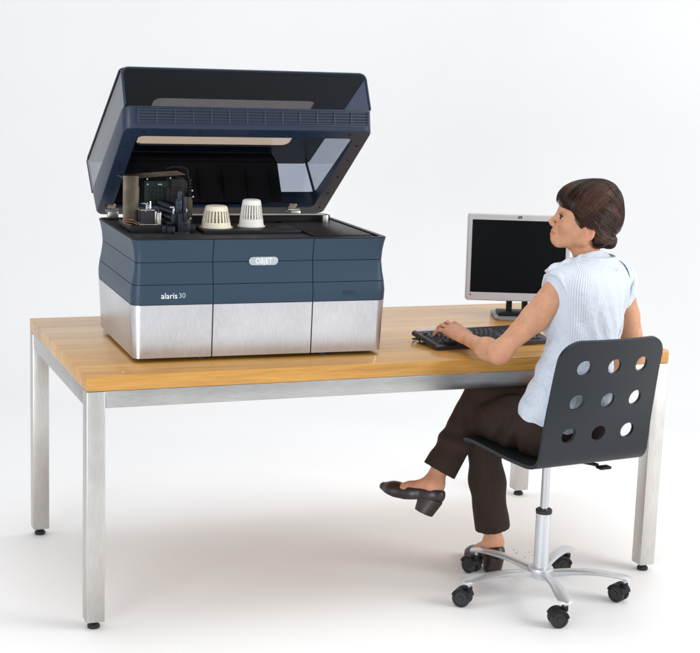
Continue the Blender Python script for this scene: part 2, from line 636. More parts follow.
# ------------------------------------------------------------------ setting: seamless studio sweep
def backdrop():
    m, nt, p = mat_new('white_studio_paper')
    mp = coords(nt)
    nz = N(nt, 'ShaderNodeTexNoise', Scale=1.3, Detail=6.0, Roughness=0.6)
    nt.links.new(mp.outputs[0], nz.inputs['Vector'])
    r = ramp(nt, [(0.3, (0.865, 0.865, 0.87)), (0.7, (0.885, 0.885, 0.885))])
    nt.links.new(nz.outputs['Fac'], r.inputs[0])
    nt.links.new(r.outputs[0], p.inputs['Base Color'])
    p.inputs['Roughness'].default_value = 0.55
    p.inputs['Specular IOR Level'].default_value = 0.25
    prof = [(-9.0, 0.0), (-5, 0), (0, 0), (2.6, 0.0)]
    Rr = 2.0
    for i in range(1, 25):
        a = R(90 * i / 24)
        prof.append((2.6 + Rr * math.sin(a), Rr - Rr * math.cos(a)))
    prof.append((4.6, 6.5))
    vs, fs = [], []
    xs = (-9, 13)
    for (yy, zz) in prof:
        # the paper hangs square to the camera
        for xx in xs:
            vs.append((xx, yy, zz))
    for i in range(len(prof) - 1):
        fs.append([2 * i, 2 * i + 1, 2 * i + 3, 2 * i + 2])
    Mz = Matrix.Translation((1.0, 0.4, 0)) @ Matrix.Rotation(-YAW, 4, 'Z')
    mb = MB().add([Vector((x - 1.0, y - 0.4, z)) for x, y, z in vs], fs, Mz)
    o = mb.build('backdrop', m, None, 60)
    tag(o, 'seamless white studio floor curving up into a white wall', 'backdrop', kind='structure')


backdrop()

# ------------------------------------------------------------------ table
TH, TL, TW, TT = 0.80, 2.0266, 1.0155, 0.0468
LW, AP, FH = 0.058, 0.053, 0.0244


def table():
    t = empty('work_table', (TL / 2, TW / 2, 0), 0,
              'long oak topped work table on square brushed steel legs', 'table')
    T = Matrix.Translation((-TL / 2, -TW / 2, 0))
    mb = MB().box((TL / 2, TW / 2, TH - TT / 2), (TL, TW, TT), 0.0035, T)
    o = mb.build('tabletop', M_WOOD, t)
    pl = MB()
    pl.cyl((0.12, 0.045, TH), (0.12, 0.045, TH + 0.0012), 0.006, n=16, M=T)
    pl.build('plug', M_SILVER, o)
    zt = TH - TT
    e = 0.002
    za = zt - AP / 2
    ln = TL - 2 * LW - 0.002
    lw = TW - 2 * LW - 0.002
    for y in (LW / 2, TW - LW / 2):
        MB().box((TL / 2, y, za), (ln, LW - 2 * e, AP), 0.002, T).build('rail', M_STEEL_H, t)
    for x in (LW / 2, TL - LW / 2):
        MB().box((x, TW / 2, za), (LW - 2 * e, lw, AP), 0.002, T).build('rail', M_STEEL_D, t)
    for x in (LW / 2, TL - LW / 2):
        for y in (LW / 2, TW - LW / 2):
            lg = MB().box((x, y, (zt + FH) / 2), (LW, LW, zt - FH - 0.0005), 0.003, T).build('leg', M_STEEL_V, t)
            f = MB().lathe([(0.004, 0.0), (0.018, 0.0), (0.0195, 0.003), (0.0195, 0.009), (0.014, 0.015), (0.008, 0.017), (0.008, FH)],
                           24, (x, y, 0), T)
            f.build('foot', M_RUBBER, lg)


table()

# ------------------------------------------------------------------ 3D printer
PW, PD = 0.833, 0.60
PO = Vector((0.177, 0.16, TH))
PROT = R(-1.695)


def printer():
    t = empty('desktop_printer', PO, PROT,
              'blue grey and brushed metal desktop 3D printer with its smoked hood raised', 'printer')

    def prof(z):
        pts = [(0.0, -0.004), (0.012, -0.004), (0.09, -0.001), (0.183, 0.004), (0.215, 0.0055), (0.245, 0.002),
               (0.275, -0.004), (0.31, -0.0085), (0.345, -0.006), (0.375, 0.000), (0.390, 0.0045), (0.40, 0.005)]
        return float(np.interp(z, [a for a, _ in pts], [b for _, b in pts]))

    rc = 0.028

    def perim(off, n=8):
        out = []
        for (cx, cy, a0) in ((PW - rc, rc, -90), (PW - rc, PD - rc, 0), (rc, PD - rc, 90), (rc, rc, 180)):
            for i in range(n + 1):
                a = R(a0 + 90 * i / n)
                out.append((cx + (rc + off) * math.cos(a), cy + (rc + off) * math.sin(a)))
        return out

    # core (seen only in the panel gaps)
    zs = [0.014 + (0.384 - 0.014) * i / 40 for i in range(41)]
    vs, fs = [], []
    rings = [perim(prof(z) - 0.007) for z in zs]
    n = len(rings[0])
    for k, ring in enumerate(rings):
        vs += [(x, y, zs[k]) for x, y in ring]
    for k in range(len(zs) - 1):
        for i in range(n):
            j = (i + 1) % n
            fs.append([k * n + i, k * n + j, (k + 1) * n + j, (k + 1) * n + i])
    fs.append(list(range(n))[::-1])
    fs.append([(len(zs) - 1) * n + i for i in range(n)])
    MB().add(vs, fs).build('inner_body', M_GAP, t)

    def patch(path, z0, z1, nz, name, mat, th=0.0065):
        """thick panel following a stretch of the perimeter, path: function off -> list of (x,y)"""
        zz = [z0 + (z1 - z0) * i / nz for i in range(nz + 1)]
        g = 0.0
        out_r = [path(prof(z)) for z in zz]
        in_r = [path(prof(z) - th) for z in zz]
        m = len(out_r[0])
        vs, fs = [], []
        for k in range(nz + 1):
            vs += [(x, y, zz[k]) for x, y in out_r[k]]
        b = len(vs)
        for k in range(nz + 1):
            vs += [(x, y, zz[k]) for x, y in in_r[k]]
        for k in range(nz):
            for i in range(m - 1):
                q = [k * m + i, k * m + i + 1, (k + 1) * m + i + 1, (k + 1) * m + i]
                fs.append(q)
                fs.append([b + a for a in q][::-1])
        for i in range(m - 1):
            fs.append([i + 1, i, b + i, b + i + 1])
            q = nz * m
            fs.append([q + i, q + i + 1, b + q + i + 1, b + q + i])
        for k in range(nz):
            fs.append([k * m, (k + 1) * m, b + (k + 1) * m, b + k * m])
            fs.append([(k + 1) * m + m - 1, k * m + m - 1, b + k * m + m - 1, b + (k + 1) * m + m - 1])
        return MB().add(vs, fs).build(name, mat, t, 40)

    def arc(cx, cy, a0, a1, off, n=8):
        return [(cx + (rc + off) * math.cos(R(a0 + (a1 - a0) * i / n)), cy + (rc + off) * math.sin(R(a0 + (a1 - a0) * i / n)))
                for i in range(n + 1)]
    X1, X2, g = 0.253, 0.583, 0.0012

    def p_left(off):       # left side, round the front corner, to the first upright seam
        return [(-off, PD - rc - 0.001)] + [(-off, rc + 0.002)] + arc(rc, rc, 180, 270, off) + [(X1 - g, -off)]

    def p_mid(off):
        return [(X1 + g, -off), (X2 - g, -off)]

    def p_right(off):
        return [(X2 + g, -off), (PW - rc - 0.001, -off)] + arc(PW - rc, rc, -90, 0, off) + [(PW + off, PD - rc - 0.001)]

    def p_back(off):
        return arc(PW - rc, PD - rc, 0, 90, off) + arc(rc, PD - rc, 90, 180, off)
    bands = [(0.1845, 0.2455), (0.2475, 0.3145), (0.3165, 0.387)]
    for (z0, z1) in bands:
        for pth in (p_left, p_mid, p_right, p_back):
            patch(pth, z0, z1, 10, 'blue_panel', M_BLUE)
    # metal skirt: the side sheet ends just before the corner
    def m_side(off):
        return [(-off, PD - rc - 0.001), (-off, rc + 0.012)]

    def m_left(off):
        return [(-off, rc + 0.0095), (-off, rc + 0.002)] + arc(rc, rc, 180, 270, off) + [(X1 - g * 1.6, -off)]

    def m_mid(off):
        return [(X1 + g * 1.6, -off), (X2 - g * 1.6, -off)]

    def m_right(off):
        return [(X2 + g * 1.6, -off), (PW - rc - 0.001, -off)] + arc(PW - rc, rc, -90, 0, off) + [(PW + off, PD - rc - 0.001)]
    for pth in (m_side, m_left, m_mid, m_right, p_back):
        patch(pth, 0.0135, 0.1825, 6, 'metal_panel', M_ALU)
    # feet
    for x in (0.23, 0.64):
        for y in (0.05, 0.52):
            MB().cyl((x, y, 0.0), (x, y, 0.014), 0.018, 0.016, n=24).build('foot', M_RUBBER, t)

    # deck: rim with a recessed build area
    o5 = 0.0035
    top = MB()
    outer = perim(0.004)
    inner = rrect(0.016, 0.016, PW - 0.016, PD - 0.03, 0.018, 8)
    nn = len(outer)
    vs = [(x, y, 0.3885) for x, y in outer] + [(x, y, 0.3905) for x, y in perim(0.0005)] + \
         [(x, y, 0.3905) for x, y in inner] + [(x, y, 0.378) for x, y in inner]
    # inner list begins at same corner order as perim (front right first)
    fs = []
    for L in range(3):
        for i in range(nn):
            j = (i + 1) % nn
            fs.append([L * nn + i, L * nn + j, (L + 1) * nn + j, (L + 1) * nn + i])
    fs.append([3 * nn + i for i in range(nn)])
    top.add(vs, fs).build('deck', M_DECK, t, 40)
    # build tray (raised black plate), right cover plate and its outline groove
    MB().box((0.425, 0.255, 0.3875), (0.33, 0.20, 0.017), 0.003).build('build_tray', M_DECK, t)
    MB().prism([(0.60, 0.05), (0.80, 0.05), (0.80, 0.50), (0.60, 0.50)], 0.013, Matrix.Translation((0, 0, 0.379)), 0.003).build('cover_plate', M_DECK, t)
    MB().box((0.13, 0.04, 0.386), (0.2, 0.03, 0.010), 0.003).build('cover_plate', M_DECK, t)
    # carriage rail
    rl = MB().cyl((0.10, 0.43, 0.416), (0.76, 0.43, 0.416), 0.004, n=12)
    rl.box((0.10, 0.43, 0.398), (0.02, 0.03, 0.036), 0.002).box((0.76, 0.43, 0.398), (0.02, 0.03, 0.036), 0.002)
    rl.build('carriage_rail', M_ZINC, t)
    MB().box((0.45, 0.47, 0.395), (0.68, 0.03, 0.035), 0.003).build('rear_beam', M_BLACK, t)

    # badge and lettering on the middle front panel
    def front_M(x, z, off=0.0):
        # letters stand on the leaning front skin
        s = (prof(z + 0.01) - prof(z - 0.01)) / 0.02
        a = math.atan(s)
        return Matrix.Translation((x, -prof(z) - off, z)) @ Matrix.Rotation(R(90) - (-a), 4, 'X')
    M = front_M(0.418, 0.3165, 0.0)
    bd = MB().prism(rrect(-0.048, -0.0135, 0.048, 0.0135, 0.0133, 8), 0.004, M, 0.001).build('badge', M_PALE, t)
    me = text_mesh('OBJET', 0.0245, 0.0006)
    me.transform(M @ Matrix.Translation((0, 0, 0.0045)) @ Matrix.Diagonal((0.82, 1, 1, 1)))
    link('lettering', me, M_LETTER, bd)
    M = front_M(0.112, 0.2115, 0.0004)
    me = text_mesh('alaris', 0.0255, 0.0005)
    me.transform(M @ Matrix.Translation((0.0, 0, 0)))
    link('lettering', me, M_LETTER, t)
    me = text_mesh('30', 0.023, 0.0005)
    me.transform(M @ Matrix.Translation((0.0405, 0.0005, 0)))
    link('lettering', me, M_LETTER_G, t)
    M = front_M(0.71, 0.211, 0.0)
    MB().prism(rrect(-0.024, -0.0075, 0.024, 0.0075, 0.006, 5), 0.0025, M, 0.0008).build('latch_button', M_BLUE, t)
    MB().prism(rrect(-0.020, -0.0045, 0.020, 0.0045, 0.004, 5), 0.0012, M @ Matrix.Translation((0, 0, 0.0022))).build('latch_slot', M_NAVY, t)

    # ---------------------------------------------------------------- hood, as a section in (y, z)
    A, B, Cc, D = (0.168, 0.722), (0.243, 0.908), (0.860, 0.566), (0.668, 0.392)
    A2, D2 = (0.180, 0.790), (0.752, 0.462)     # where the frame band ends and the panels start
    hd = []

    def quad_panel(pts3, th, name, mat, bev=0.0, parent=t):
        """flat convex panel given in order, thickened inwards by th along its normal"""
        P = [Vector(p) for p in pts3]
        nrm = (P[1] - P[0]).cross(P[2] - P[0]).normalized()
        m = len(P)
        b = MB()
        b.add(P + [p - nrm * th for p in P],
              [list(range(m)), list(range(m, 2 * m))[::-1]] + [[i, m + i, m + (i + 1) % m, (i + 1) % m] for i in range(m)])
        return b.build(name, mat, parent, 30)
    e = 0.004
    # frame: four band walls plus the underside rim
    fr = MB()

    def wall(pts, th):
        P = [Vector(p) for p in pts]
        nrm = (P[1] - P[0]).cross(P[2] - P[0]).normalized()
        m = len(P)
        fr.add(P + [p - nrm * th for p in P],
               [list(range(m)), list(range(m, 2 * m))[::-1]] + [[i, m + i, m + (i + 1) % m, (i + 1) % m] for i in range(m)])

    def sec(p, x):
        return Vector((x, p[0], p[1]))
    # whole frame as one rounded ring lofted between the rim plane and the band line
    rim_dir = (Vector(D) - Vector(A)).normalized()          # in (y,z)
    rim_len = (Vector(D) - Vector(A)).length

    def ring(fy, by, inset, cr=0.03, n=6):
        """rounded rectangle in the plane through front point fy and back point by (y,z)"""
        F, Bk = Vector(fy), Vector(by)
        d = (Bk - F)
        L = d.length
        d.normalize()
        pts = rrect(inset, inset, PW - inset, L - inset, max(cr - inset, 0.006), n)
        return [Vector((p[0], F.x + d.x * p[1], F.y + d.y * p[1])) for p in pts]
    nrm_out = Vector((rim_dir.y, -rim_dir.x)) * -1            # away from the opening
    lower = ring(A, D, 0.0)
    upper = ring(A2, D2, 0.0)
    lip = [p + Vector((0, 0, 0)) for p in ring(A, D, 0.052, 0.075)]
    lip_in = [Vector((p.x, p.y + nrm_out.x * 0.012, p.z + nrm_out.y * 0.012)) for p in lip]
    inn = [Vector((p.x, p.y + nrm_out.x * 0.012, p.z + nrm_out.y * 0.012)) for p in ring(A, D, 0.006)]
    up_in = ring(A2, D2, 0.006)
    ch = ring(A, D, 0.003)
    seq = [up_in, upper, [l.lerp(u, 0.06) for l, u in zip(lower, upper)], [p for p in ch], lip, lip_in, inn, up_in]
    nn = len(lower)
    vs = []
    for s in seq[:-1]:
        vs += s
    fs = []
    m = len(seq) - 1
    for L in range(m):
        for i in range(nn):
            j = (i + 1) % nn
            k0, k1 = L * nn, ((L + 1) % m) * nn
            fs.append([k0 + i, k0 + j, k1 + j, k1 + i])
    frame = MB().add(vs, fs).build('hood_frame', M_NAVY, t, 35)
    # screws along the rim
    n3 = Vector((0, -nrm_out.x, -nrm_out.y))
    dd = Vector((0, rim_dir.x, rim_dir.y))
    for x, s in [(0.07, 0.026), (0.25, 0.026), (0.42, 0.026), (0.60, 0.026), (0.76, 0.026)] + \
                [(PW - 0.026, s) for s in (0.10, 0.2, 0.32, 0.44, 0.55)] + [(0.026, s) for s in (0.12, 0.25, 0.4, 0.53)]:
        c = sec(A, x) + dd * s
        MB().cyl(c - n3 * 0.001, c + n3 * 0.0015, 0.004, n=10).build('screw', M_BLACK, frame)

    # grille on the front band
    Fd = (Vector(A2) - Vector(A))
    fl = Fd.length
    Fd.normalize()
    up3 = Vector((0, Fd.x, Fd.y))
    nf = Vector((0, -Fd.y, Fd.x))          # outwards, towards the front
    G = Matrix((Vector((1, 0, 0)).to_4d(), up3.to_4d(), nf.to_4d(), (0, 0, 0, 1))).transposed()
    for i in range(3):
        G[i][3] = (sec(A, 0))[i]
    G[3][3] = 1
    gp = MB()
    gx0, gx1, gy0, gy1 = 0.045, PW - 0.018, 0.016, fl - 0.006
    cells = 13
    cw = (gx1 - gx0) / cells
    gb = MB().box(((gx0 + gx1) / 2, (gy0 + gy1) / 2, 0.0012), (gx1 - gx0, gy1 - gy0, 0.002), 0.0, G)
    gr = gb.build('vent_grille', M_GAP, t)
    for k in range(5):
        y = gy0 + (gy1 - gy0) * (k + 0.5) / 5
        gp.box(((gx0 + gx1) / 2, y, 0.0035), (gx1 - gx0, 0.0062, 0.003), 0.0008, G, rot=Matrix.Rotation(R(18), 4, 'X'))
    for k in range(cells + 1):
        gp.box((gx0 + cw * k, (gy0 + gy1) / 2, 0.0042), (0.009 if k in (0, cells) else 0.006, gy1 - gy0, 0.004), 0.0008, G)
    gp.box(((gx0 + gx1) / 2, gy1 + 0.001, 0.0042), (gx1 - gx0 + 0.01, 0.004, 0.004), 0.0008, G)
    gp.box(((gx0 + gx1) / 2, gy0 - 0.001, 0.0042), (gx1 - gx0 + 0.01, 0.004, 0.004), 0.0008, G)
    gp.build('slats', M_NAVY, gr)

    # panels
    def inner_off(p, q, d):
        return p
    x0, x1 = 0.003, PW - 0.003
    fa, fb = Vector(A2), Vector((B[0], B[1] - 0.001))
    fdir = (fb - fa).normalized()
    flen = (fb - fa).length
    cr_ = 0.022

    def fpt_(x, u):
        return Vector((x, fa.x + fdir.x * u, fa.y + fdir.y * u))
    arc_r = [(x1 - 0.004 - cr_ + cr_ * math.cos(R(a)), flen - cr_ + cr_ * math.sin(R(a))) for a in range(0, 91, 15)]
    arc_l = [(x0 + 0.004 + cr_ - cr_ * math.sin(R(a)), flen - cr_ + cr_ * math.cos(R(a))) for a in range(0, 91, 15)]
    quad_panel([fpt_(x0 + 0.004, 0), fpt_(x1 - 0.004, 0)] + [fpt_(*q) for q in arc_r + arc_l], 0.004, 'front_glass', M_GLASS)
    quad_panel([sec(A2, x0)[:] and sec((A2[0] + e, A2[1]), x0), sec((B[0] - 0.006, B[1] - 0.020), x0), sec((B[0] + 0.004, B[1] - 0.009), x0), sec((B[0] + 0.022, B[1] - 0.014), x0), sec((Cc[0] - e, Cc[1]), x0), sec(D2, x0)],
               0.004, 'side_glass', M_GLASS_L)
    quad_panel([sec(D2, x1), sec((Cc[0] - e, Cc[1]), x1), sec((B[0] + 0.022, B[1] - 0.014), x1), sec((B[0] + 0.004, B[1] - 0.009), x1), sec((B[0] - 0.006, B[1] - 0.020), x1), sec((A2[0] + e, A2[1]), x1)],
               0.004, 'side_glass', M_GLASS_L)
    # roof: dark shell with a rounded amber window cut into it
    rd = (Vector(Cc) - Vector(B))
    rl_ = rd.length
    rd.normalize()
    rn = Vector((0, -rd.y, rd.x))           # outwards (up)
    RM = Matrix((Vector((1, 0, 0)).to_4d(), Vector((0, rd.x, rd.y)).to_4d(), rn.to_4d(), (0, 0, 0, 1))).transposed()
    for i in range(3):
        RM[i][3] = sec(B, 0)[i]
    RM[3][3] = 1
    wx0, wx1, wy0, wy1 = 0.150, 0.712, 0.195, 0.560
    oo = rrect(0, 0, PW, rl_, 0.026, 6)
    ii = rrect(wx0, wy0, wx1, wy1, 0.028, 6)
    nn = len(oo)
    vs = [(x, y, 0.0) for x, y in oo] + [(x, y, 0.0) for x, y in ii] + [(x, y, -0.007) for x, y in ii] + [(x, y, -0.007) for x, y in oo]
    fs = []
    for L in range(4):
        for i in range(nn):
            j = (i + 1) % nn
            k0, k1 = L * nn, ((L + 1) % 4) * nn
            fs.append([k0 + i, k0 + j, k1 + j, k1 + i])
    MB().add(vs, fs, RM).build('hood_roof', M_ROOF, t, 30)
    MB().prism(rrect(wx0 + .001, wy0 + .001, wx1 - .001, wy1 - .001, 0.027, 6), 0.003, RM @ Matrix.Translation((0, 0, -0.005))).build('amber_window', M_AMBER, t)
    # back of the hood
    bk = quad_panel([sec(D2, x1), sec(D2, x0), sec(Cc, x0), sec(Cc, x1)][::-1], 0.004, 'back_glass', M_GLASS_L)
    # corner posts between front glass, side glass and roof
    cp = MB()
    for x in (0.006, PW - 0.006):
        cp.tube([sec((B[0] + .022, B[1] - .014), x), sec((Cc[0], Cc[1] - 0.002), x)], 0.0045, 10)
        cp.tube([sec(D2, x), sec((Cc[0], Cc[1] - 0.002), x)], 0.005, 10)
    trim = [(x1 - 0.004, 0.004)] + arc_r + arc_l + [(x0 + 0.004, 0.004)]
    cp.tube([fpt_(*q) + Vector((0, 0.003, -0.001)) for q in trim], 0.0042, 10)
    cp.build('hood_edge_trim', M_NAVY, t)
    # inner ribbed liner, hanging across the back of the hood, with triangular ribs
    ln = MB()
    P0, P1 = Vector((0.62, 0.440)), Vector((0.70, 0.575))
    P2 = Vector((0.77, 0.60))
    for pa, pb in ((P0, P1), (P1, P2)):
        ln.add([sec(pa, 0.05), sec(pa, 0.665), sec(pb, 0.665), sec(pb, 0.05),
                sec((pa.x + .006, pa.y + .004), 0.05), sec((pa.x + .006, pa.y + .004), 0.665), sec((pb.x + .006, pb.y + .004), 0.665), sec((pb.x + .006, pb.y + .004), 0.05)],
               [[0, 1, 2, 3], [7, 6, 5, 4], [0, 4, 5, 1], [1, 5, 6, 2], [2, 6, 7, 3], [3, 7, 4, 0]])
    for k in range(7):
        x = 0.10 + k * 0.088
        ln.add([Vector((x, 0.625, 0.45)), Vector((x, 0.69, 0.56)), Vector((x, 0.645, 0.515)),
                Vector((x + .004, 0.625, 0.45)), Vector((x + .004, 0.69, 0.56)), Vector((x + .004, 0.645, 0.515))],
               [[0, 1, 2], [5, 4, 3], [0, 3, 4, 1], [1, 4, 5, 2], [2, 5, 3, 0]])
    ln.build('hood_liner', M_LINER, t)
    # hinges
    for x in (0.045, 0.70):
        h = MB().box((x, 0.585, 0.402), (0.035, 0.03, 0.024), 0.002).cyl((x - .022, 0.60, 0.415), (x + .022, 0.60, 0.415), 0.007, n=14)
        h.box((x, 0.622, 0.42), (0.028, 0.05, 0.006), 0.001, rot=Matrix.Rotation(R(-34), 4, 'X'))
        h.build('hinge', M_ZINC, t)

    # ---------------------------------------------------------------- print carriage
    c = MB().box((0.155, 0.30, 0.395), (0.215, 0.20, 0.03), 0.004).build('print_carriage', M_BLACK, t)
    c.location = (-0.018, 0, 0)

    def part(name, mat, mb):
        return mb.build(name, mat, c)
    Rz = lambda a: Matrix.Rotation(R(a), 4, 'Z')
    # tall bright side plate on the left with a rolled edge
    sp = MB()
    pts = [(0.030 + 0.05 * k / 8, 0.235 - 0.005 * math.sin(math.pi * k / 8)) for k in range(9)]
    poly = pts + [(x, y + 0.003) for x, y in pts[::-1]]
    sp.prism(poly, 0.150, Matrix.Translation((0, 0, 0.415)))
    part('side_plate', M_SIDEPL, sp)
    part('top_plate', M_OLIVE, MB().box((0.135, 0.30, 0.563), (0.20, 0.13, 0.003), 0.001, rot=Matrix.Rotation(R(-4), 4, 'Y')))
    b = MB().box((0.155, 0.262, 0.505), (0.100, 0.004, 0.082), 0.001)
    pcb = part('circuit_board', M_PCB, b)
    ch = MB()
    for i in range(6):
        for j in range(4):
            ch.box((0.123 + i * 0.0125, 0.258, 0.485 + j * 0.013), (0.008, 0.006, 0.008), 0.001)
    ch.box((0.185, 0.257, 0.50), (0.02, 0.01, 0.05), 0.001)
    ch.build('chips', M_BLACK, c)
    for (x, z) in [(0.113, 0.536), (0.150, 0.536), (0.157, 0.536), (0.193, 0.536), (0.113, 0.475), (0.150, 0.475), (0.157, 0.475), (0.193, 0.475),
                   (0.112, 0.553), (0.188, 0.557)]:
        MB().cyl((x, 0.2605, z), (x, 0.252, z), 0.0026, n=8).build('standoff', M_CHROME, c)
    # centre block, motor and tubes
    part('black_housing', M_BLACK, MB().box((0.213, 0.29, 0.485), (0.045, 0.08, 0.14), 0.003)
         .box((0.213, 0.247, 0.52), (0.036, 0.006, 0.012), 0.001).box((0.213, 0.247, 0.50), (0.036, 0.006, 0.006), 0.001)
         .box((0.238, 0.28, 0.528), (0.012, 0.06, 0.04), 0.002))
    part('motor', M_GAP, MB().box((0.105, 0.235, 0.432), (0.045, 0.045, 0.045), 0.004))
    part('motor_cap', M_ZINC, MB().box((0.105, 0.235, 0.4565), (0.046, 0.046, 0.004), 0.001).box((0.132, 0.228, 0.432), (0.005, 0.03, 0.042), 0.001)
         .box((0.108, 0.2105, 0.409), (0.06, 0.004, 0.005), 0.001))
    part('valve_block', M_ZINC, MB().box((0.143, 0.220, 0.425), (0.013, 0.02, 0.048), 0.002).cyl((0.143, 0.2105, 0.44), (0.143, 0.205, 0.44), 0.004, n=10)
         .cyl((0.143, 0.2105, 0.415), (0.143, 0.205, 0.415), 0.004, n=10))
    bl = MB()
    for k, (x, z, l) in enumerate([(0.165, 0.452, 0.05), (0.170, 0.430, 0.055), (0.178, 0.408, 0.05), (0.160, 0.47, 0.04)]):
        bl.cyl((x - 0.01, 0.25, z + 0.008), (x + l, 0.205, z - 0.010), 0.010, 0.009, n=14)
    part('ink_cylinder', M_SHELL, bl)
    part('foot_bracket', M_SHELL, MB().box((0.205, 0.185, 0.415), (0.016, 0.03, 0.07), 0.002).box((0.205, 0.18, 0.385), (0.05, 0.05, 0.012), 0.002)
         .box((0.218, 0.18, 0.44), (0.010, 0.03, 0.03), 0.002).box((0.175, 0.19, 0.392), (0.025, 0.03, 0.03), 0.002))
    part('bright_clip', M_CHROME, MB().box((0.186, 0.196, 0.452), (0.006, 0.006, 0.024), 0.001).box((0.182, 0.20, 0.467), (0.014, 0.006, 0.006), 0.001))
    part('pin', M_CHROME, MB().cyl((0.115, 0.215, 0.462), (0.115, 0.215, 0.485), 0.003, n=8))
    part('gold_bracket', M_OLIVE, MB().box((0.247, 0.262, 0.445), (0.028, 0.004, 0.10), 0.001).box((0.262, 0.28, 0.44), (0.004, 0.04, 0.09), 0.001))
    part('hose_clamp', M_CHROME, MB().cyl((0.238, 0.258, 0.452), (0.238, 0.248, 0.452), 0.007, n=14))
    for (x, y, z) in ((0.256, 0.258, 0.425), (0.262, 0.25, 0.497), (0.259, 0.25, 0.517)):
        part('screw', M_CHROME, MB().cyl((x, y, z), (x, y - 0.007, z), 0.003, n=8))
    for (x, y, z, a, b, h) in [(0.205, 0.215, 0.47, .02, .03, .05), (0.225, 0.21, 0.405, .03, .04, .05), (0.19, 0.205, 0.43, .018, .02, .03), (0.165, 0.21, 0.395, .03, .03, .022),
                               (0.205, 0.20, 0.505, .014, .02, .03), (0.085, 0.235, 0.405, .03, .04, .03), (0.13, 0.25, 0.455, .03, .02, .025), (0.228, 0.235, 0.47, .012, .03, .06), (0.075, 0.26, 0.50, .02, .03, .06)]:
        part('guide_block', M_BLOCK, MB().box((x, y, z), (a, b, h), 0.002).box((x, y - b / 2, z + h * .2), (a * .6, .004, h * .3), 0.001))
    wires = MB()
    for k in range(3):
        z0 = 0.415 + 0.006 * k
        wires.tube(smooth_path([(0.03, 0.23, z0), (0.055, 0.208 - 0.003 * k, z0 - 0.006 + 0.003 * k), (0.078, 0.214, z0 - 0.014), (0.095, 0.21, z0 - 0.015)], 10), 0.0016, 6)
    part('wires', M_COPPER, wires)
    w2 = MB()
    for k in range(4):
        w2.tube(smooth_path([(0.09 + .006 * k, 0.245, 0.475), (0.10 + .006 * k, 0.215, 0.478 - .004 * k), (0.10, 0.212, 0.46), (0.095 + 0.004 * k, 0.22, 0.44)], 10), 0.0014, 6)
    part('wires', M_LEGALU, w2)
    hs = MB().tube(smooth_path([(0.19, 0.33, 0.58), (0.22, 0.32, 0.587), (0.252, 0.31, 0.583), (0.258, 0.305, 0.565), (0.257, 0.30, 0.53)], 14), 0.0035, 8)
    part('hose', M_BLACK, hs)
    cbl = MB()
    for k in range(9):
        cbl.cyl((0.258, 0.29 + 0.001 * k, 0.46 + 0.011 * k), (0.258, 0.27, 0.46 + 0.011 * k), 0.005, n=8)
    part('cable_chain', M_BLACK, cbl)


printer()


def prn(x, y, z):
    c, s = math.cos(PROT), math.sin(PROT)
    return Vector((PO.x + x * c - y * s, PO.y + x * s + y * c, PO.z + z))


# ------------------------------------------------------------------ printed cups with slots, on the tray
def cup(name, label, loc, rb, rt, h, nslot, arc0, arc1, z0, z1, mat, rotz=0.0):
    n = nslot * 2
    th = 0.0022
    zs = [0, 0.0025, 0.0025, 0.006, z0, z1, h - 0.010, h - 0.004, h - 0.001, h]

    def rad(z):
        return rb + (rt - rb) * z / h
    rr = [rb + 0.0045, rb + 0.0045, rb + 0.001, rad(0.006), rad(z0), rad(z1), rad(h - 0.010), rad(h - 0.004) - 0.001, rad(h) - 0.004, rad(h) - 0.009]
    seg = 96
    b = MB()
    vs, fs = [], []
    m = len(zs)
    for lay in (0, 1):
        for k in range(m):
            for i in range(seg):
                t = 2 * math.pi * i / seg
                r = rr[k] - lay * th
                zz = zs[k] - (th if lay and k >= m - 2 else 0)
                vs.append((r * math.cos(t), r * math.sin(t), zz))

    def idx(l, k, i):
        return (l * m + k) * seg + i % seg

    def hole(k, i):
        return k == 4 and (i % 4) in (1, 2) and True
    for k in range(m - 1):
        for i in range(seg):
            if hole(k, i):
                # reveal walls
                if not hole(k, i - 1):
                    fs.append([idx(0, k, i), idx(0, k + 1, i), idx(1, k + 1, i), idx(1, k, i)])
                if not hole(k, i + 1):
                    fs.append([idx(0, k, i + 1), idx(1, k, i + 1), idx(1, k + 1, i + 1), idx(0, k + 1, i + 1)])
                fs.append([idx(0, k, i), idx(1, k, i), idx(1, k, i + 1), idx(0, k, i + 1)])
                fs.append([idx(0, k + 1, i), idx(0, k + 1, i + 1), idx(1, k + 1, i + 1), idx(1, k + 1, i)])
                continue
            fs.append([idx(0, k, i), idx(0, k, i + 1), idx(0, k + 1, i + 1), idx(0, k + 1, i)])
            fs.append([idx(1, k, i), idx(1, k + 1, i), idx(1, k + 1, i + 1), idx(1, k, i + 1)])
    for i in range(seg):
        fs.append([idx(0, 0, i), idx(1, 0, i), idx(1, 0, i + 1), idx(0, 0, i + 1)])
    fs.append([idx(0, m - 1, i) for i in range(seg)])
    fs.append([idx(1, m - 1, i) for i in range(seg)][::-1])
    o = b.add(vs, fs).build(name, mat, None, 40)
    o.location = loc
    o.rotation_euler = (0, 0, rotz)
    tag(o, label, 'cup')


cup('slotted_cup', 'squat cream slotted cup upside down on the printer tray', prn(0.324, 0.25, 0.3962), 0.050, 0.036, 0.072, 24, 0, 1, 0.018, 0.055, M_CREAM, 0.03)
cup('slotted_cup', 'taller narrower white slotted cup upside down on the printer tray', prn(0.450, 0.27, 0.3962), 0.042, 0.030, 0.090, 24, 0, 1, 0.026, 0.072, M_WHITEPL, 0.05)


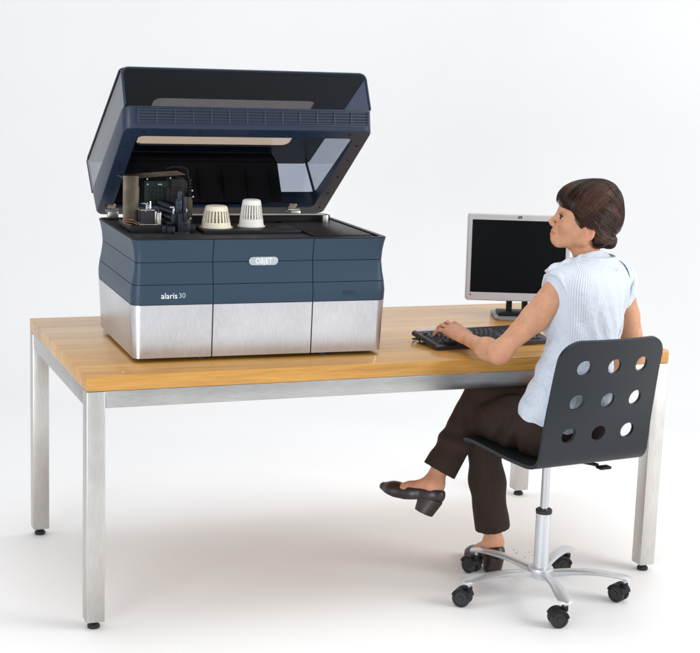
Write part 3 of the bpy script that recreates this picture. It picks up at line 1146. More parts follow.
# ------------------------------------------------------------------ monitor
def monitor():
    yaw = R(-20)
    t = empty('monitor', (1.785, 0.686, TH), yaw, 'silver framed flat monitor with a black blank screen behind the keyboard', 'monitor')
    W_, H_, zc = 0.392, 0.330, 0.228
    tilt = Matrix.Translation((0, 0.03, zc)) @ Matrix.Rotation(R(-4), 4, 'X')
    # bezel ring in the XZ plane, front faces -Y
    S = tilt @ Matrix.Rotation(R(90), 4, 'X')      # local xy -> screen plane, +z -> -Y (front)
    sw, sh = 0.360, 0.276
    oo = rrect(-W_ / 2, -H_ / 2, W_ / 2, H_ / 2, 0.010, 5)
    o2 = rrect(-W_ / 2 + .003, -H_ / 2 + .003, W_ / 2 - .003, H_ / 2 - .003, 0.009, 5)
    ii = rrect(-sw / 2, -sh / 2 + 0.004, sw / 2, sh / 2 + 0.004, 0.002, 5)
    nn = len(oo)
    seq = [[(x, y, -0.02) for x, y in oo], [(x, y, 0.010) for x, y in oo], [(x, y, 0.013) for x, y in o2], [(x, y, 0.012) for x, y in ii], [(x, y, 0.006) for x, y in ii]]
    vs = sum(seq, [])
    fs = []
    for L in range(4):
        for i in range(nn):
            j = (i + 1) % nn
            fs.append([L * nn + i, L * nn + j, (L + 1) * nn + j, (L + 1) * nn + i])
    fs.append(list(range(nn))[::-1])
    MB().add(vs, fs, S).build('bezel', M_SILVER, t, 35)
    MB().prism(rrect(-sw / 2 - .002, -sh / 2 + .002, sw / 2 + .002, sh / 2 + .006, 0.002), 0.004, S @ Matrix.Translation((0, 0, 0.004))).build('screen', M_SCREEN, t)
    MB().prism(rrect(-0.15, -0.12, 0.15, 0.12, 0.02), 0.03, S @ Matrix.Translation((0, 0, -0.049)), 0.006).build('rear_case', M_BLACK, t)
    bd = MB().prism(rrect(-0.0075, -0.005, 0.0075, 0.005, 0.003), 0.001, S @ Matrix.Translation((0, H_ / 2 - 0.011, 0.0124))).build('badge', M_BLACK, t)
    me = text_mesh('hp', 0.010, 0.0003)
    me.transform(S @ Matrix.Translation((0, H_ / 2 - 0.0105, 0.0138)))
    link('lettering', me, M_SILVER, bd)
    MB().prism(rrect(-0.003, -0.003, 0.003, 0.003, 0.0015), 0.0008, S @ Matrix.Translation((-W_ / 2 + 0.018, -H_ / 2 + 0.022, 0.0124))).build('red_mark', M_RED, t)
    # two posts, plate foot
    for x in (-0.022, 0.038):
        MB().box((x, 0.055, 0.055), (0.022, 0.02, 0.13), 0.004, rot=Matrix.Rotation(R(-6), 4, 'X')).build('post', M_BLACK, t)
    MB().prism(rrect(-0.085, -0.070, 0.125, 0.13, 0.02), 0.010, Matrix.Translation((0, 0, 0.0)), 0.003).build('foot_plate', M_FOOTPL, t)
    MB().box((0.015, 0.03, 0.016), (0.17, 0.10, 0.014), 0.004).build('foot_cover', M_BLACK, t)
    MB().box((-0.0, 0.09, 0.11), (0.12, 0.02, 0.10), 0.004).build('neck_bracket', M_BLACK, t)


monitor()


# ------------------------------------------------------------------ keyboard
KB = Vector((1.213, 0.150, TH))
KYAW = R(5.0)
KTILT = R(5.2)


def keyboard():
    t = empty('keyboard', KB, KYAW, 'black full size keyboard under the hand, rear feet raised', 'keyboard')
    Wk, Dk = 0.452, 0.185
    T = Matrix.Translation((0, 0, 0.004)) @ Matrix.Rotation(KTILT, 4, 'X')
    side = [(0, 0.0), (0.0, 0.011), (0.012, 0.016), (0.175, 0.019), (Dk, 0.015), (Dk, 0.002)]
    vs, fs = [], []
    n = len(side)
    for x in (0.0, 0.004, Wk - 0.004, Wk):
        for (y, z) in side:
            e = 0.002 if x in (0.0, Wk) else 0
            vs.append((x, min(max(y, e), Dk - e), z - (e if z > 0.005 else 0)))
    for k in range(3):
        for i in range(n):
            j = (i + 1) % n
            fs.append([k * n + i, k * n + j, (k + 1) * n + j, (k + 1) * n + i])
    fs.append(list(range(n))[::-1])
    fs.append(list(range(3 * n, 4 * n)))
    MB().add(vs, fs, T).build('case', M_KEYBASE, t, 30)
    MB().box((0.060, 0.169, 0.0195), (0.105, 0.020, 0.003), 0.0006, T).build('silver_strip', M_SILVER, t)
    for x in (0.03, Wk - 0.03):
        MB().box((x, 0.168, -0.006), (0.03, 0.010, 0.016), 0.002, T).build('rear_foot', M_KEYBASE, t)
    cache = {}

    chars = {}

    def key(x, y, w, d, legend=None):
        kk = (round(w, 4), round(d, 4))
        if kk not in cache:
            h, s = 0.0075, 0.0026
            b = MB()
            vs = []
            for zz, e, sh in ((0, 0, 0), (h * 0.75, s * 0.85, 0.0006), (h, s * 1.25, 0.0008)):
                vs += [(-w / 2 + e, -d / 2 + e * 0.8 + sh, zz), (w / 2 - e, -d / 2 + e * 0.8 + sh, zz), (w / 2 - e, d / 2 - e * 0.6 + sh, zz), (-w / 2 + e, d / 2 - e * 0.6 + sh, zz)]
            fs = []
            for L in range(2):
                for i in range(4):
                    j = (i + 1) % 4
                    fs.append([L * 4 + i, L * 4 + j, L * 4 + 4 + j, L * 4 + 4 + i])
            fs += [[3, 2, 1, 0], [8, 9, 10, 11]]
            b.add(vs, fs)
            me = b.mesh('key')
            me.materials.append(M_KEY)
            shade(me, 25)
            cache[kk] = me
        o = bpy.data.objects.new('key', cache[kk])
        COL.objects.link(o)
        o.parent = t
        o.matrix_local = T @ Matrix.Translation((x, y, 0.0165 + 0.003 * (y / Dk)))
        if legend:
            if legend not in chars:
                me = text_mesh(legend, 0.0072 if len(legend) == 1 else 0.0048, 0.0001)
                me.materials.append(M_LEGEND)
                chars[legend] = me
            l = bpy.data.objects.new('key_legend', chars[legend])
            COL.objects.link(l)
            l.parent = o
            l.location = (-0.0018 if len(legend) == 1 else 0.0, 0.0022, 0.0077)
    u = 0.0188
    d = 0.0175
    ys = [0.021 + 0.0188 * i for i in range(5)] + [0.021 + 0.0188 * 5 + 0.008]
    rows = [
        [1.25, 1.25, 1.25, 6.25, 1.25, 1.25, 1.25, 1.25],
        [2.25] + [1] * 10 + [2.75],
        [1.75] + [1] * 11 + [2.25],
        [1.5] + [1] * 12 + [1.5],
        [1] * 13 + [2],
    ]
    legs = [
        ['Ctrl', None, 'Alt', None, 'Alt', None, None, 'Ctrl'],
        ['Shift'] + list('ZXCVBNM,./') + ['Shift'],
        ['Caps'] + list("ASDFGHJKL;'") + ['Enter'],
        ['Tab'] + list('QWERTYUIOP[]') + ['\\'],
        list('`1234567890-=') + [None],
    ]
    cnt = 0
    for ri, row in enumerate(rows):
        x = 0.012
        for ci, w in enumerate(row):
            key(x + w * u / 2, ys[ri], w * u - 0.0012, d, legs[ri][ci])
            x += w * u
            cnt += 1
    x = 0.012
    for k in range(13):
        key(x + u / 2, ys[5], u - 0.0012, d * 0.85, 'Esc' if k == 0 else 'F%d' % k)
        x += u + (0.010 if k in (0, 4, 8) else 0)
        cnt += 1
    x = 0.012 + 15 * u + 0.008
    for k in range(3):
        key(x + u * (k + .5), ys[0], u - 0.0012, d)
        key(x + u * (k + .5), ys[3], u - 0.0012, d)
        key(x + u * (k + .5), ys[4], u - 0.0012, d)
    key(x + u * 1.5, ys[1], u - 0.0012, d)
    x += 3 * u + 0.008
    for r in range(5):
        for k in range(3):
            key(x + u * (k + .5), ys[r], u - 0.0012, d, (('0', '.', None), ('1', '2', '3'), ('4', '5', '6'), ('7', '8', '9'), (None, '/', '*'))[r][k])
    # cable loop off the left rear
    cb = MB().tube(smooth_path([(0.10, 0.19, 0.022), (0.06, 0.215, 0.006), (0.025, 0.20, 0.004), (-0.004, 0.165, 0.012), (0.012, 0.150, 0.016),
                                (0.006, 0.130, 0.004), (0.03, 0.12, 0.003), (0.06, 0.14, 0.003)], 40), 0.0028, 8)
    cb.build('cable', M_RUBBER, t)


keyboard()

# ------------------------------------------------------------------ office chair
CH = Vector((1.512, -0.105, 0))
CYAW = R(6.4)


def chair():
    t = empty('office_chair', CH, CYAW, 'charcoal swivel chair with round holes in its back and a five star base', 'chair')
    prof = smooth_path([(0.222, 0.490), (0.205, 0.508), (0.16, 0.518), (0.08, 0.518), (-0.04, 0.513), (-0.13, 0.513), (-0.185, 0.515), (-0.222, 0.524),
                        (-0.243, 0.548), (-0.250, 0.585), (-0.257, 0.64), (-0.270, 0.72), (-0.288, 0.82), (-0.305, 0.895), (-0.316, 0.939)], 200)
    seg = [0]
    for a, b in zip(prof[:-1], prof[1:]):
        seg.append(seg[-1] + np.linalg.norm(b - a))
    seg = np.array(seg)
    P = np.array(prof)
    Ltot = seg[-1]
    HW = 0.205

    def at(s):
        return float(np.interp(s, seg, P[:, 0])), float(np.interp(s, seg, P[:, 1]))

    def s_of_z(z):
        zz = P[120:, 1]
        return float(np.interp(z, zz, seg[120:]))
    rows = [0.626, 0.740, 0.853]
    cell = 0.113
    hr = 0.0255
    s_rows = [s_of_z(z) for z in rows]
    s0 = s_rows[0] - cell / 2
    s3 = s_rows[2] + cell / 2
    K = 12
    ts_cell = [-1.5 * cell + cell * k / K for k in range(3 * K + 1)]
    mg = HW - 1.5 * cell
    ts = [-HW, -HW + mg * 0.12, -HW + mg * 0.5] + ts_cell + [HW - mg * 0.5, HW - mg * 0.12, HW]

    def halfw(s):
        w = HW + 0.004 - 0.014 * min(1, max(0, (s - 0.45) / (Ltot - 0.45)))
        W0 = w
        r1 = 0.066
        if s > Ltot - r1:
            q = (s - (Ltot - r1)) / r1
            w = W0 - r1 + r1 * math.sqrt(max(0, 1 - q * q))
        r0 = 0.035
        if s < r0:
            q = (r0 - s) / r0
            w = HW - r0 + r0 * math.sqrt(max(0, 1 - q * q))
        return w
    sb = s_of_z(0.60)

    def pt(s, tt, side):
        """position on the shell; side = +-1 for the two faces"""
        s_ = min(max(s, 0), Ltot)
        y, z = at(s_)
        y2, z2 = at(min(s_ + 0.004, Ltot))
        y1, z1 = at(max(s_ - 0.004, 0))
        ty, tz = y2 - y1, z2 - z1
        l = math.hypot(ty, tz)
        ny, nz = tz / l, -ty / l            # normal: forward/up side is (+?)
        w = halfw(s_)
        x = tt * w / HW
        sag = 0.026 * (1 - (x / HW) ** 2) * min(1, max(0, (s_ - sb) / 0.16))
        dish = 0.010 * (1 - (x / HW) ** 2) * min(1, max(0, (0.40 - s_) / 0.1)) * min(1, s_ / 0.08)
        h = 0.0058
        return Vector((x + 0.001, y - sag + ny * h * side, z - dish + nz * h * side))
    verts = {}
    vs, fs = [], []

    def vid(s, tt, side):
        k = (round(s, 5), round(tt, 5), side)
        if k not in verts:
            verts[k] = len(vs)
            vs.append(pt(s, tt, side))
        return verts[k]

    def quad(c):
        fs.append([vid(s, q, 1) for s, q in c])
        fs.append([vid(s, q, -1) for s, q in c][::-1])

    def edge(a, b):
        fs.append([vid(*a, 1), vid(*b, 1), vid(*b, -1), vid(*a, -1)])
    slist_low = [s0 * k / 60 for k in range(61)]
    r1 = 0.066
    tops = [s3 + (Ltot - s3) * math.sin(R(90 * k / 16)) for k in range(17)]
    for sl in (slist_low, tops):
        for a, b in zip(sl[:-1], sl[1:]):
            for c, d in zip(ts[:-1], ts[1:]):
                quad([(a, c), (a, d), (b, d), (b, c)])
            edge((a, ts[0]), (b, ts[0]))
            edge((b, ts[-1]), (a, ts[-1]))
    for c, d in zip(ts[:-1], ts[1:]):
        edge((0, d), (0, c))
        edge((Ltot, c), (Ltot, d))
    # cells with holes
    sc = [s0 + (s3 - s0) * k / (3 * K) for k in range(3 * K + 1)]
    side_cols = [(ts[0], ts[1]), (ts[1], ts[2]), (ts[2], ts[3]), (ts[-4], ts[-3]), (ts[-3], ts[-2]), (ts[-2], ts[-1])]
    for a, b in zip(sc[:-1], sc[1:]):
        for c, d in side_cols:
            quad([(a, c), (a, d), (b, d), (b, c)])
        edge((a, ts[0]), (b, ts[0]))
        edge((b, ts[-1]), (a, ts[-1]))
    for ci in range(3):
        for ri in range(3):
            tcs = ts_cell[ci * K:(ci + 1) * K + 1]
            ss = sc[ri * K:(ri + 1) * K + 1]
            tc, sm = (tcs[0] + tcs[-1]) / 2, (ss[0] + ss[-1]) / 2
            bd = [(ss[0], q) for q in tcs[:-1]] + [(s, tcs[-1]) for s in ss[:-1]] + [(ss[-1], q) for q in tcs[:0:-1]] + [(s, tcs[0]) for s in ss[:0:-1]]
            m = len(bd)
            rings = []
            circ = []
            for (s, q) in bd:
                a = math.atan2(s - sm, q - tc)
                circ.append((sm + hr * math.sin(a), tc + hr * math.cos(a)))
            for k in range(5):
                f = k / 4
                f = f ** 0.8
                rings.append([(s + (cs - s) * f, q + (cq - q) * f) for (s, q), (cs, cq) in zip(bd, circ)])
            rings[0] = bd
            for k in range(4):
                for i in range(m):
                    j = (i + 1) % m
                    quad([rings[k][i], rings[k][j], rings[k + 1][j], rings[k + 1][i]])
            for i in range(m):
                edge(rings[4][i], rings[4][(i + 1) % m])
    sh = MB().add(vs, fs).build('seat_shell', M_SHELL, t, 50)
    # bolts in the bend
    bb = MB()
    for x in (-0.15, 0.15):
        bb.cyl((x, -0.10, 0.500), (x, -0.10, 0.519), 0.006, n=12)
    # mechanism and lever
    mech = MB().box((0, -0.005, 0.488), (0.17, 0.17, 0.022), 0.004).box((0, 0, 0.472), (0.07, 0.09, 0.02), 0.004)
    mech.build('tilt_mechanism', M_BLACK, t)
    lv = MB().tube([(0.05, -0.06, 0.482), (0.095, -0.125, 0.480), (0.105, -0.14, 0.478)], 0.006, 10)
    lv.box((0.112, -0.160, 0.476), (0.045, 0.030, 0.010), 0.004)
    lv.build('height_lever', M_BLACK, t)
    # column
    col = MB().cyl((0, 0, 0.29), (0, 0, 0.472), 0.0135, n=28).build('gas_column', M_CHROME, t)
    MB().lathe([(0.010, 0.288), (0.0265, 0.288), (0.0275, 0.292), (0.0275, 0.300), (0.025, 0.303), (0.0145, 0.303)], 28).build('collar', M_RUBBER, col)
    MB().lathe([(0.018, 0.058), (0.0215, 0.060), (0.0215, 0.085), (0.0255, 0.088), (0.0255, 0.288), (0.020, 0.2885)], 32).build('column_tube', M_LEGALU, t)
    MB().lathe([(0.022, 0.062), (0.034, 0.066), (0.040, 0.078), (0.044, 0.092), (0.042, 0.100), (0.027, 0.104)], 32).build('hub', M_LEGALU, t)
    # star legs and casters
    for k in range(5):
        ang = R(186 + 72 * k) - CYAW
        ca, sa = math.cos(ang), math.sin(ang)
        M = Matrix.Translation((0, 0, 0)) @ Matrix.Rotation(ang, 4, 'Z')
        vs, fs = [], []
        nS = 22
        ring = []
        for i in range(nS + 1):
            f = i / nS
            x = 0.030 + 0.275 * f
            z = 0.088 + 0.021 * math.sin(math.pi * min(1, f * 0.85)) * (1 - 0.35 * f) - 0.010 * f
            w = 0.013 + 0.0125 * min(1, f * 1.25)
            if f > 0.93:
                w *= math.sqrt(max(0.02, 1 - ((f - 0.93) / 0.07) ** 2)) * 0.98
            th = 0.016 * (1 - f) + 0.006
            ring.append((x, z, w, th))
        for (x, z, w, th) in ring:
            vs += [(x, -w, z - 0.001), (x, -w * 0.75, z + 0.0025), (x, w * 0.75, z + 0.0025), (x, w, z - 0.001),
                   (x, w * 0.92, z - 0.004), (x, w * 0.3, z - th), (x, -w * 0.3, z - th), (x, -w * 0.92, z - 0.004)]
        for i in range(nS):
            for q in range(8):
                q2 = (q + 1) % 8
                fs.append([i * 8 + q, i * 8 + q2, (i + 1) * 8 + q2, (i + 1) * 8 + q])
        fs.append(list(range(8))[::-1])
        fs.append([nS * 8 + q for q in range(8)])
        MB().add(vs, fs, M).build('star_leg', M_LEGALU, t, 45)
        # caster
        sw = R(240 + (-14, 18, -32, 24, -38)[k] - 90 - (186 + 72 * k))
        Cm = M @ Matrix.Translation((0.280, 0, 0)) @ Matrix.Rotation(sw, 4, 'Z') @ Matrix.Diagonal((1.16, 1.2, 1.16, 1))
        hood = MB()
        # hood: partial shell over the twin wheels
        vs, fs = [], []
        na = 14
        for w in (-0.0215, -0.0195, 0.0195, 0.0215):
            for i in range(na + 1):
                a = R(20 + 150 * i / na)
                rr_ = 0.0285 if abs(w) < 0.021 else 0.026
                vs.append((0.018 + rr_ * math.cos(a), w, 0.0255 + rr_ * math.sin(a)))
            for i in range(na + 1):
                a = R(20 + 150 * i / na)
                vs.append((0.018 + 0.0205 * math.cos(a), w, 0.0255 + 0.0205 * math.sin(a)))
        m2 = 2 * (na + 1)
        for L in range(3):
            for i in range(na):
                fs.append([L * m2 + i, L * m2 + i + 1, (L + 1) * m2 + i + 1, (L + 1) * m2 + i])
                q = na + 1
                fs.append([L * m2 + q + i + 1, L * m2 + q + i, (L + 1) * m2 + q + i, (L + 1) * m2 + q + i + 1])
            fs.append([L * m2, (L + 1) * m2, (L + 1) * m2 + na + 1, L * m2 + na + 1])
            fs.append([L * m2 + na, L * m2 + 2 * na + 1, (L + 1) * m2 + 2 * na + 1, (L + 1) * m2 + na])
        for L in (0, 3):
            for i in range(na):
                fs.append([L * m2 + i, L * m2 + i + 1, L * m2 + na + 2 + i, L * m2 + na + 1 + i])
        hood.add(vs, fs)
        hood.box((0.012, 0, 0.040), (0.03, 0.010, 0.030), 0.003)
        hood.cyl((0, 0, 0.045), (0, 0, 0.058), 0.010, n=16)
        me = hood.mesh('caster')
        me.transform(Cm)
        cs = link('caster', me, M_BLACK, t, 40)
        stem = MB().cyl((0, 0, 0.056), (0, 0, 0.070), 0.0055, n=14)
        me = stem.mesh('stem')
        me.transform(Cm)
        link('stem', me, M_CHROME, cs, 40)
        for sgn in (-1, 1):
            wm = MB()
            pr = [(0.006, 0), (0.016, 0.0005), (0.020, 0.0015), (0.0255, 0.004), (0.0255, 0.011), (0.023, 0.013), (0.019, 0.0135), (0.018, 0.012), (0.008, 0.012), (0.007, 0.014), (0.002, 0.014)]
            vs, fs = [], []
            nn = 32
            for (r_, y_) in pr:
                for i in range(nn):
                    a = 2 * math.pi * i / nn
                    vs.append((0.018 + r_ * math.cos(a), sgn * (0.0055 + y_), 0.0255 + r_ * math.sin(a)))
            for q in range(len(pr) - 1):
                for i in range(nn):
                    j = (i + 1) % nn
                    fs.append([q * nn + i, q * nn + j, (q + 1) * nn + j, (q + 1) * nn + i])
            fs.append(list(range(nn)))
            fs.append([(len(pr) - 1) * nn + i for i in range(nn)])
            wm.add(vs, fs)
            me = wm.mesh('wheel')
            me.transform(Cm)
            link('wheel', me, M_RUBBER, cs, 40)


chair()

# ------------------------------------------------------------------ signed-distance modelling for the figure
def V3(*a):
    return np.array(a, np.float32)


class Sdf:
    def __init__(self):
        self.p = []
        self.post = None

    def rc(self, a, b, r1, r2=None, k=0.02, op='u'):
        self.p.append(('rc', np.array(a, np.float32), np.array(b, np.float32), float(r1), float(r1 if r2 is None else r2), k, op))
        return self

    def el(self, c, rad, Rm=None, k=0.02, op='u'):
        Rm = np.eye(3, dtype=np.float32) if Rm is None else np.array(Rm, np.float32)
        self.p.append(('el', np.array(c, np.float32), np.array(rad, np.float32), Rm, None, k, op))
        return self

    def chain(self, pts, rads, k=0.02, op='u'):
        for i in range(len(pts) - 1):
            self.rc(pts[i], pts[i + 1], rads[i], rads[i + 1], k, op)
        return self

    @staticmethod
    def d1(q, X):
        if q[0] == 'rc':
            _, a, b, r1, r2, _, _ = q
            ba = b - a
            l2 = max(float(ba @ ba), 1e-10)
            rr = r1 - r2
            a2 = max(l2 - rr * rr, 1e-9)
            il2 = 1.0 / l2
            pa = X - a
            y = pa @ ba
            z = y - l2
            w = pa * l2 - y[:, None] * ba
            x2 = np.einsum('ij,ij->i', w, w)
            y2 = y * y * l2
            z2 = z * z * l2
            kk = np.sign(rr) * rr * rr * x2
            d = (np.sqrt(x2 * a2 * il2) + y * rr) * il2 - r1
            m1 = np.sign(z) * a2 * z2 > kk
            m2 = np.sign(y) * a2 * y2 < kk
            d = np.where(m2, np.sqrt(x2 + y2) * il2 - r1, d)
            d = np.where(m1, np.sqrt(x2 + z2) * il2 - r2, d)
            return d
        _, c, rad, Rm, _, _, _ = q
        L = (X - c) @ Rm           # columns of Rm are the local axes
        k0 = np.sqrt(((L / rad) ** 2).sum(1))
        k1 = np.sqrt(((L / (rad * rad)) ** 2).sum(1))
        return np.where(k1 > 1e-9, k0 * (k0 - 1.0) / np.maximum(k1, 1e-9), -rad.min())

    def raw(self, X, sel=None):
        d = None
        for i, q in enumerate(self.p):
            if sel is not None and not sel[i]:
                continue
            di = self.d1(q, X)
            k, op = q[5], q[6]
            if d is None:
                d = di
                continue
            if op == 'u':
                h = np.clip(0.5 + 0.5 * (d - di) / k, 0, 1)
                d = d + (di - d) * h - k * h * (1 - h)
            else:
                h = np.clip(0.5 - 0.5 * (d + di) / k, 0, 1)
                d = d + (-di - d) * h + k * h * (1 - h)
        if d is None:
            d = np.full(len(X), 1.0, np.float32)
        return d

    def ev(self, X, sel=None):
        d = self.raw(X, sel)
        if self.post:
            d = self.post(d, X)
        return d

    def bounds(self):
        lo = np.full(3, 1e9)
        hi = -lo
        for q in self.p:
            if q[6] != 'u':
                continue
            if q[0] == 'rc':
                for c, r in ((q[1], q[3]), (q[2], q[4])):
                    lo = np.minimum(lo, c - r)
                    hi = np.maximum(hi, c + r)
            else:
                r = q[2].max()
                lo = np.minimum(lo, q[1] - r)
                hi = np.maximum(hi, q[1] + r)
        return lo - 0.03, hi + 0.03

    def mesh(self, name, h, n=14):
        lo, hi = self.bounds()
        nb = np.ceil((hi - lo) / (h * n)).astype(int)
        bg = 4 * h
        grid = openvdb.FloatGrid(bg)
        loc = np.stack(np.meshgrid(*[np.arange(n)] * 3, indexing='ij'), -1).reshape(-1, 3).astype(np.float32) * h
        idx = np.stack(np.meshgrid(*[np.arange(m) for m in nb], indexing='ij'), -1).reshape(-1, 3)
        org = (lo + idx * (n * h)).astype(np.float32)
        cen = org + n * h / 2
        Rb = n * h * 0.5 * 1.7321
        D = np.stack([self.d1(q, cen) for q in self.p], 1)
        ks = np.array([q[5] for q in self.p])
        isu = np.array([q[6] == 'u' for q in self.p])
        Du = np.where(isu[None], D, 1e9)
        dmin = Du.min(1)
        dc = self.raw(cen)
        act = np.abs(dc) < Rb * 1.35 + 0.03
        if self.post:
            dp = self.post(dc.copy(), cen)
            act &= (dp < Rb * 1.5 + 0.03)
        for b in range(len(idx)):
            ijk = tuple(int(v) for v in idx[b] * n)
            if not act[b]:
                if dc[b] < 0 and (not self.post or dp[b] < 0):
                    grid.fill(ijk, tuple(v + n - 1 for v in ijk), -bg)
                continue
            sel = np.where(isu, D[b] < dmin[b] + 2.2 * Rb + 2 * ks, D[b] < 1.6 * Rb + 2 * ks)
            v = self.ev(org[b] + loc, sel)
            grid.copyFromArray(np.clip(v, -bg, bg).reshape(n, n, n).astype(np.float32), ijk=ijk)
        pts, quads = grid.convertToQuads(0.0)
        pts = pts * h + lo
        me = bpy.data.meshes.new(name)
        me.vertices.add(len(pts))
        me.vertices.foreach_set('co', pts.astype(np.float32).ravel())
        me.loops.add(len(quads) * 4)
        me.loops.foreach_set('vertex_index', quads[:, ::-1].astype(np.int32).ravel())
        me.polygons.add(len(quads))
        me.polygons.foreach_set('loop_start', np.arange(0, len(quads) * 4, 4, dtype=np.int32))
        me.update(calc_edges=True)
        me.validate()
        # orientation check
        q = quads[:, ::-1]
        p0, p1, p2 = pts[q[:, 0]], pts[q[:, 1]], pts[q[:, 2]]
        vol = np.einsum('ij,ij->i', p0 - pts.mean(0), np.cross(p1 - p0, p2 - p0)).sum()
        if vol < 0:
            me.flip_normals()
        me.polygons.foreach_set('use_smooth', [True] * len(me.polygons))
        me.update()
        return me


def attr(me, name, vals):
    a = me.attributes.new(name, 'FLOAT', 'POINT')
    a.data.foreach_set('value', np.asarray(vals, np.float32))


def vco(me):
    a = np.empty(len(me.vertices) * 3, np.float32)
    me.vertices.foreach_get('co', a)
    return a.reshape(-1, 3)


def smin_noise(X, f, seed=0):
    """cheap smooth pseudo-noise, about -1..1"""
    s = np.zeros(len(X), np.float32)
    rng = np.random.RandomState(seed)
    for i in range(6):
        w = rng.normal(size=3)
        w = w / np.linalg.norm(w) * f * (0.6 + 0.25 * i)
        s += np.sin(X @ w.astype(np.float32) + rng.uniform(0, 6.28)) / (1 + 0.25 * i)
    return s / 3.2


def yawm(deg):
    a = R(deg)
    return np.array([[math.cos(a), -math.sin(a), 0], [math.sin(a), math.cos(a), 0], [0, 0, 1]], np.float32)


# joints (metres)
J = dict(
    pelvis=V3(1.54, -0.170, 0.615), waist=V3(1.555, -0.185, 0.79), chest=V3(1.600, -0.150, 0.965), neck=V3(1.622, -0.128, 1.145),
    lsh=V3(1.492, -0.182, 1.068), rsh=V3(1.768, -0.058, 1.065),
    lel=V3(1.306, -0.120, 0.846), lwr=V3(1.293, 0.098, 0.853),
    rel=V3(1.835, -0.09, 0.815), rwr=V3(1.665, -0.045, 0.735),
    lhip=V3(1.455, -0.185, 0.605), rhip=V3(1.625, -0.165, 0.612),
    lkn=V3(1.395, 0.165, 0.560), rkn=V3(1.405, 0.170, 0.645),
    lan=V3(1.472, 0.168, 0.105), ran=V3(1.226, 0.172, 0.335),
)
YT, YP = 25.0, 12.0            # torso and pelvis turned to her left
RT, RP = yawm(YT), yawm(YP)
# head frame: F forward, L her left, U up
HS = 0.985
_F = np.array([-0.932, 0.360, 0.0])
_F = _F / np.linalg.norm(_F)
_pit = R(17)
HF = _F * math.cos(_pit) + np.array([0, 0, 1]) * math.sin(_pit)
HL = np.cross(np.array([0, 0, 1.0]), _F)
HU = np.cross(HF, HL)
HC = np.array([1.612, -0.082, 1.245])
HM = np.stack([HF, HL, HU], 1).astype(np.float32)     # columns


def hp(x, y, z):
    return (HC + HM @ (np.array([x, y, z]) * HS)).astype(np.float32)


def to_head(X):
    return ((X - HC.astype(np.float32)) @ HM) / HS


def torso(S, o=0.0, k=0.05):
    """trunk built from ellipsoids; o = outward offset (clothes)"""
    S.el(J['pelvis'] + V3(0, 0, 0.0), (0.165 + o, 0.118 + o, 0.115 + o), RP, k)
    S.el(J['waist'], (0.118 + o, 0.092 + o, 0.150 + o), yawm(18), k)
    S.el(J['chest'], (0.142 + o, 0.102 + o, 0.165 + o), RT, k)
    fw = RT @ V3(0, 1, 0)
    for s in (-1, 1):
        c = J['chest'] + RT @ V3(s * 0.072, 0.085, 0.0)
        S.el(c, (0.058 + o, 0.05 + o, 0.058 + o), RT, 0.035)
    up = J['chest'] + V3(0, 0, 0.095)
    S.rc(up + RT @ V3(-0.07, -0.02, 0.0), up + RT @ V3(0.07, -0.02, 0.0), 0.075 + o, 0.075 + o, k)
    S.rc(J['neck'] + RT @ V3(-0.03, -0.015, -0.045), J['lsh'] + V3(0, 0, 0.0), 0.052 + o, 0.046 + o, 0.03)
    S.rc(J['neck'] + RT @ V3(0.03, -0.015, -0.045), J['rsh'] + V3(0, 0, 0.0), 0.052 + o, 0.046 + o, 0.03)


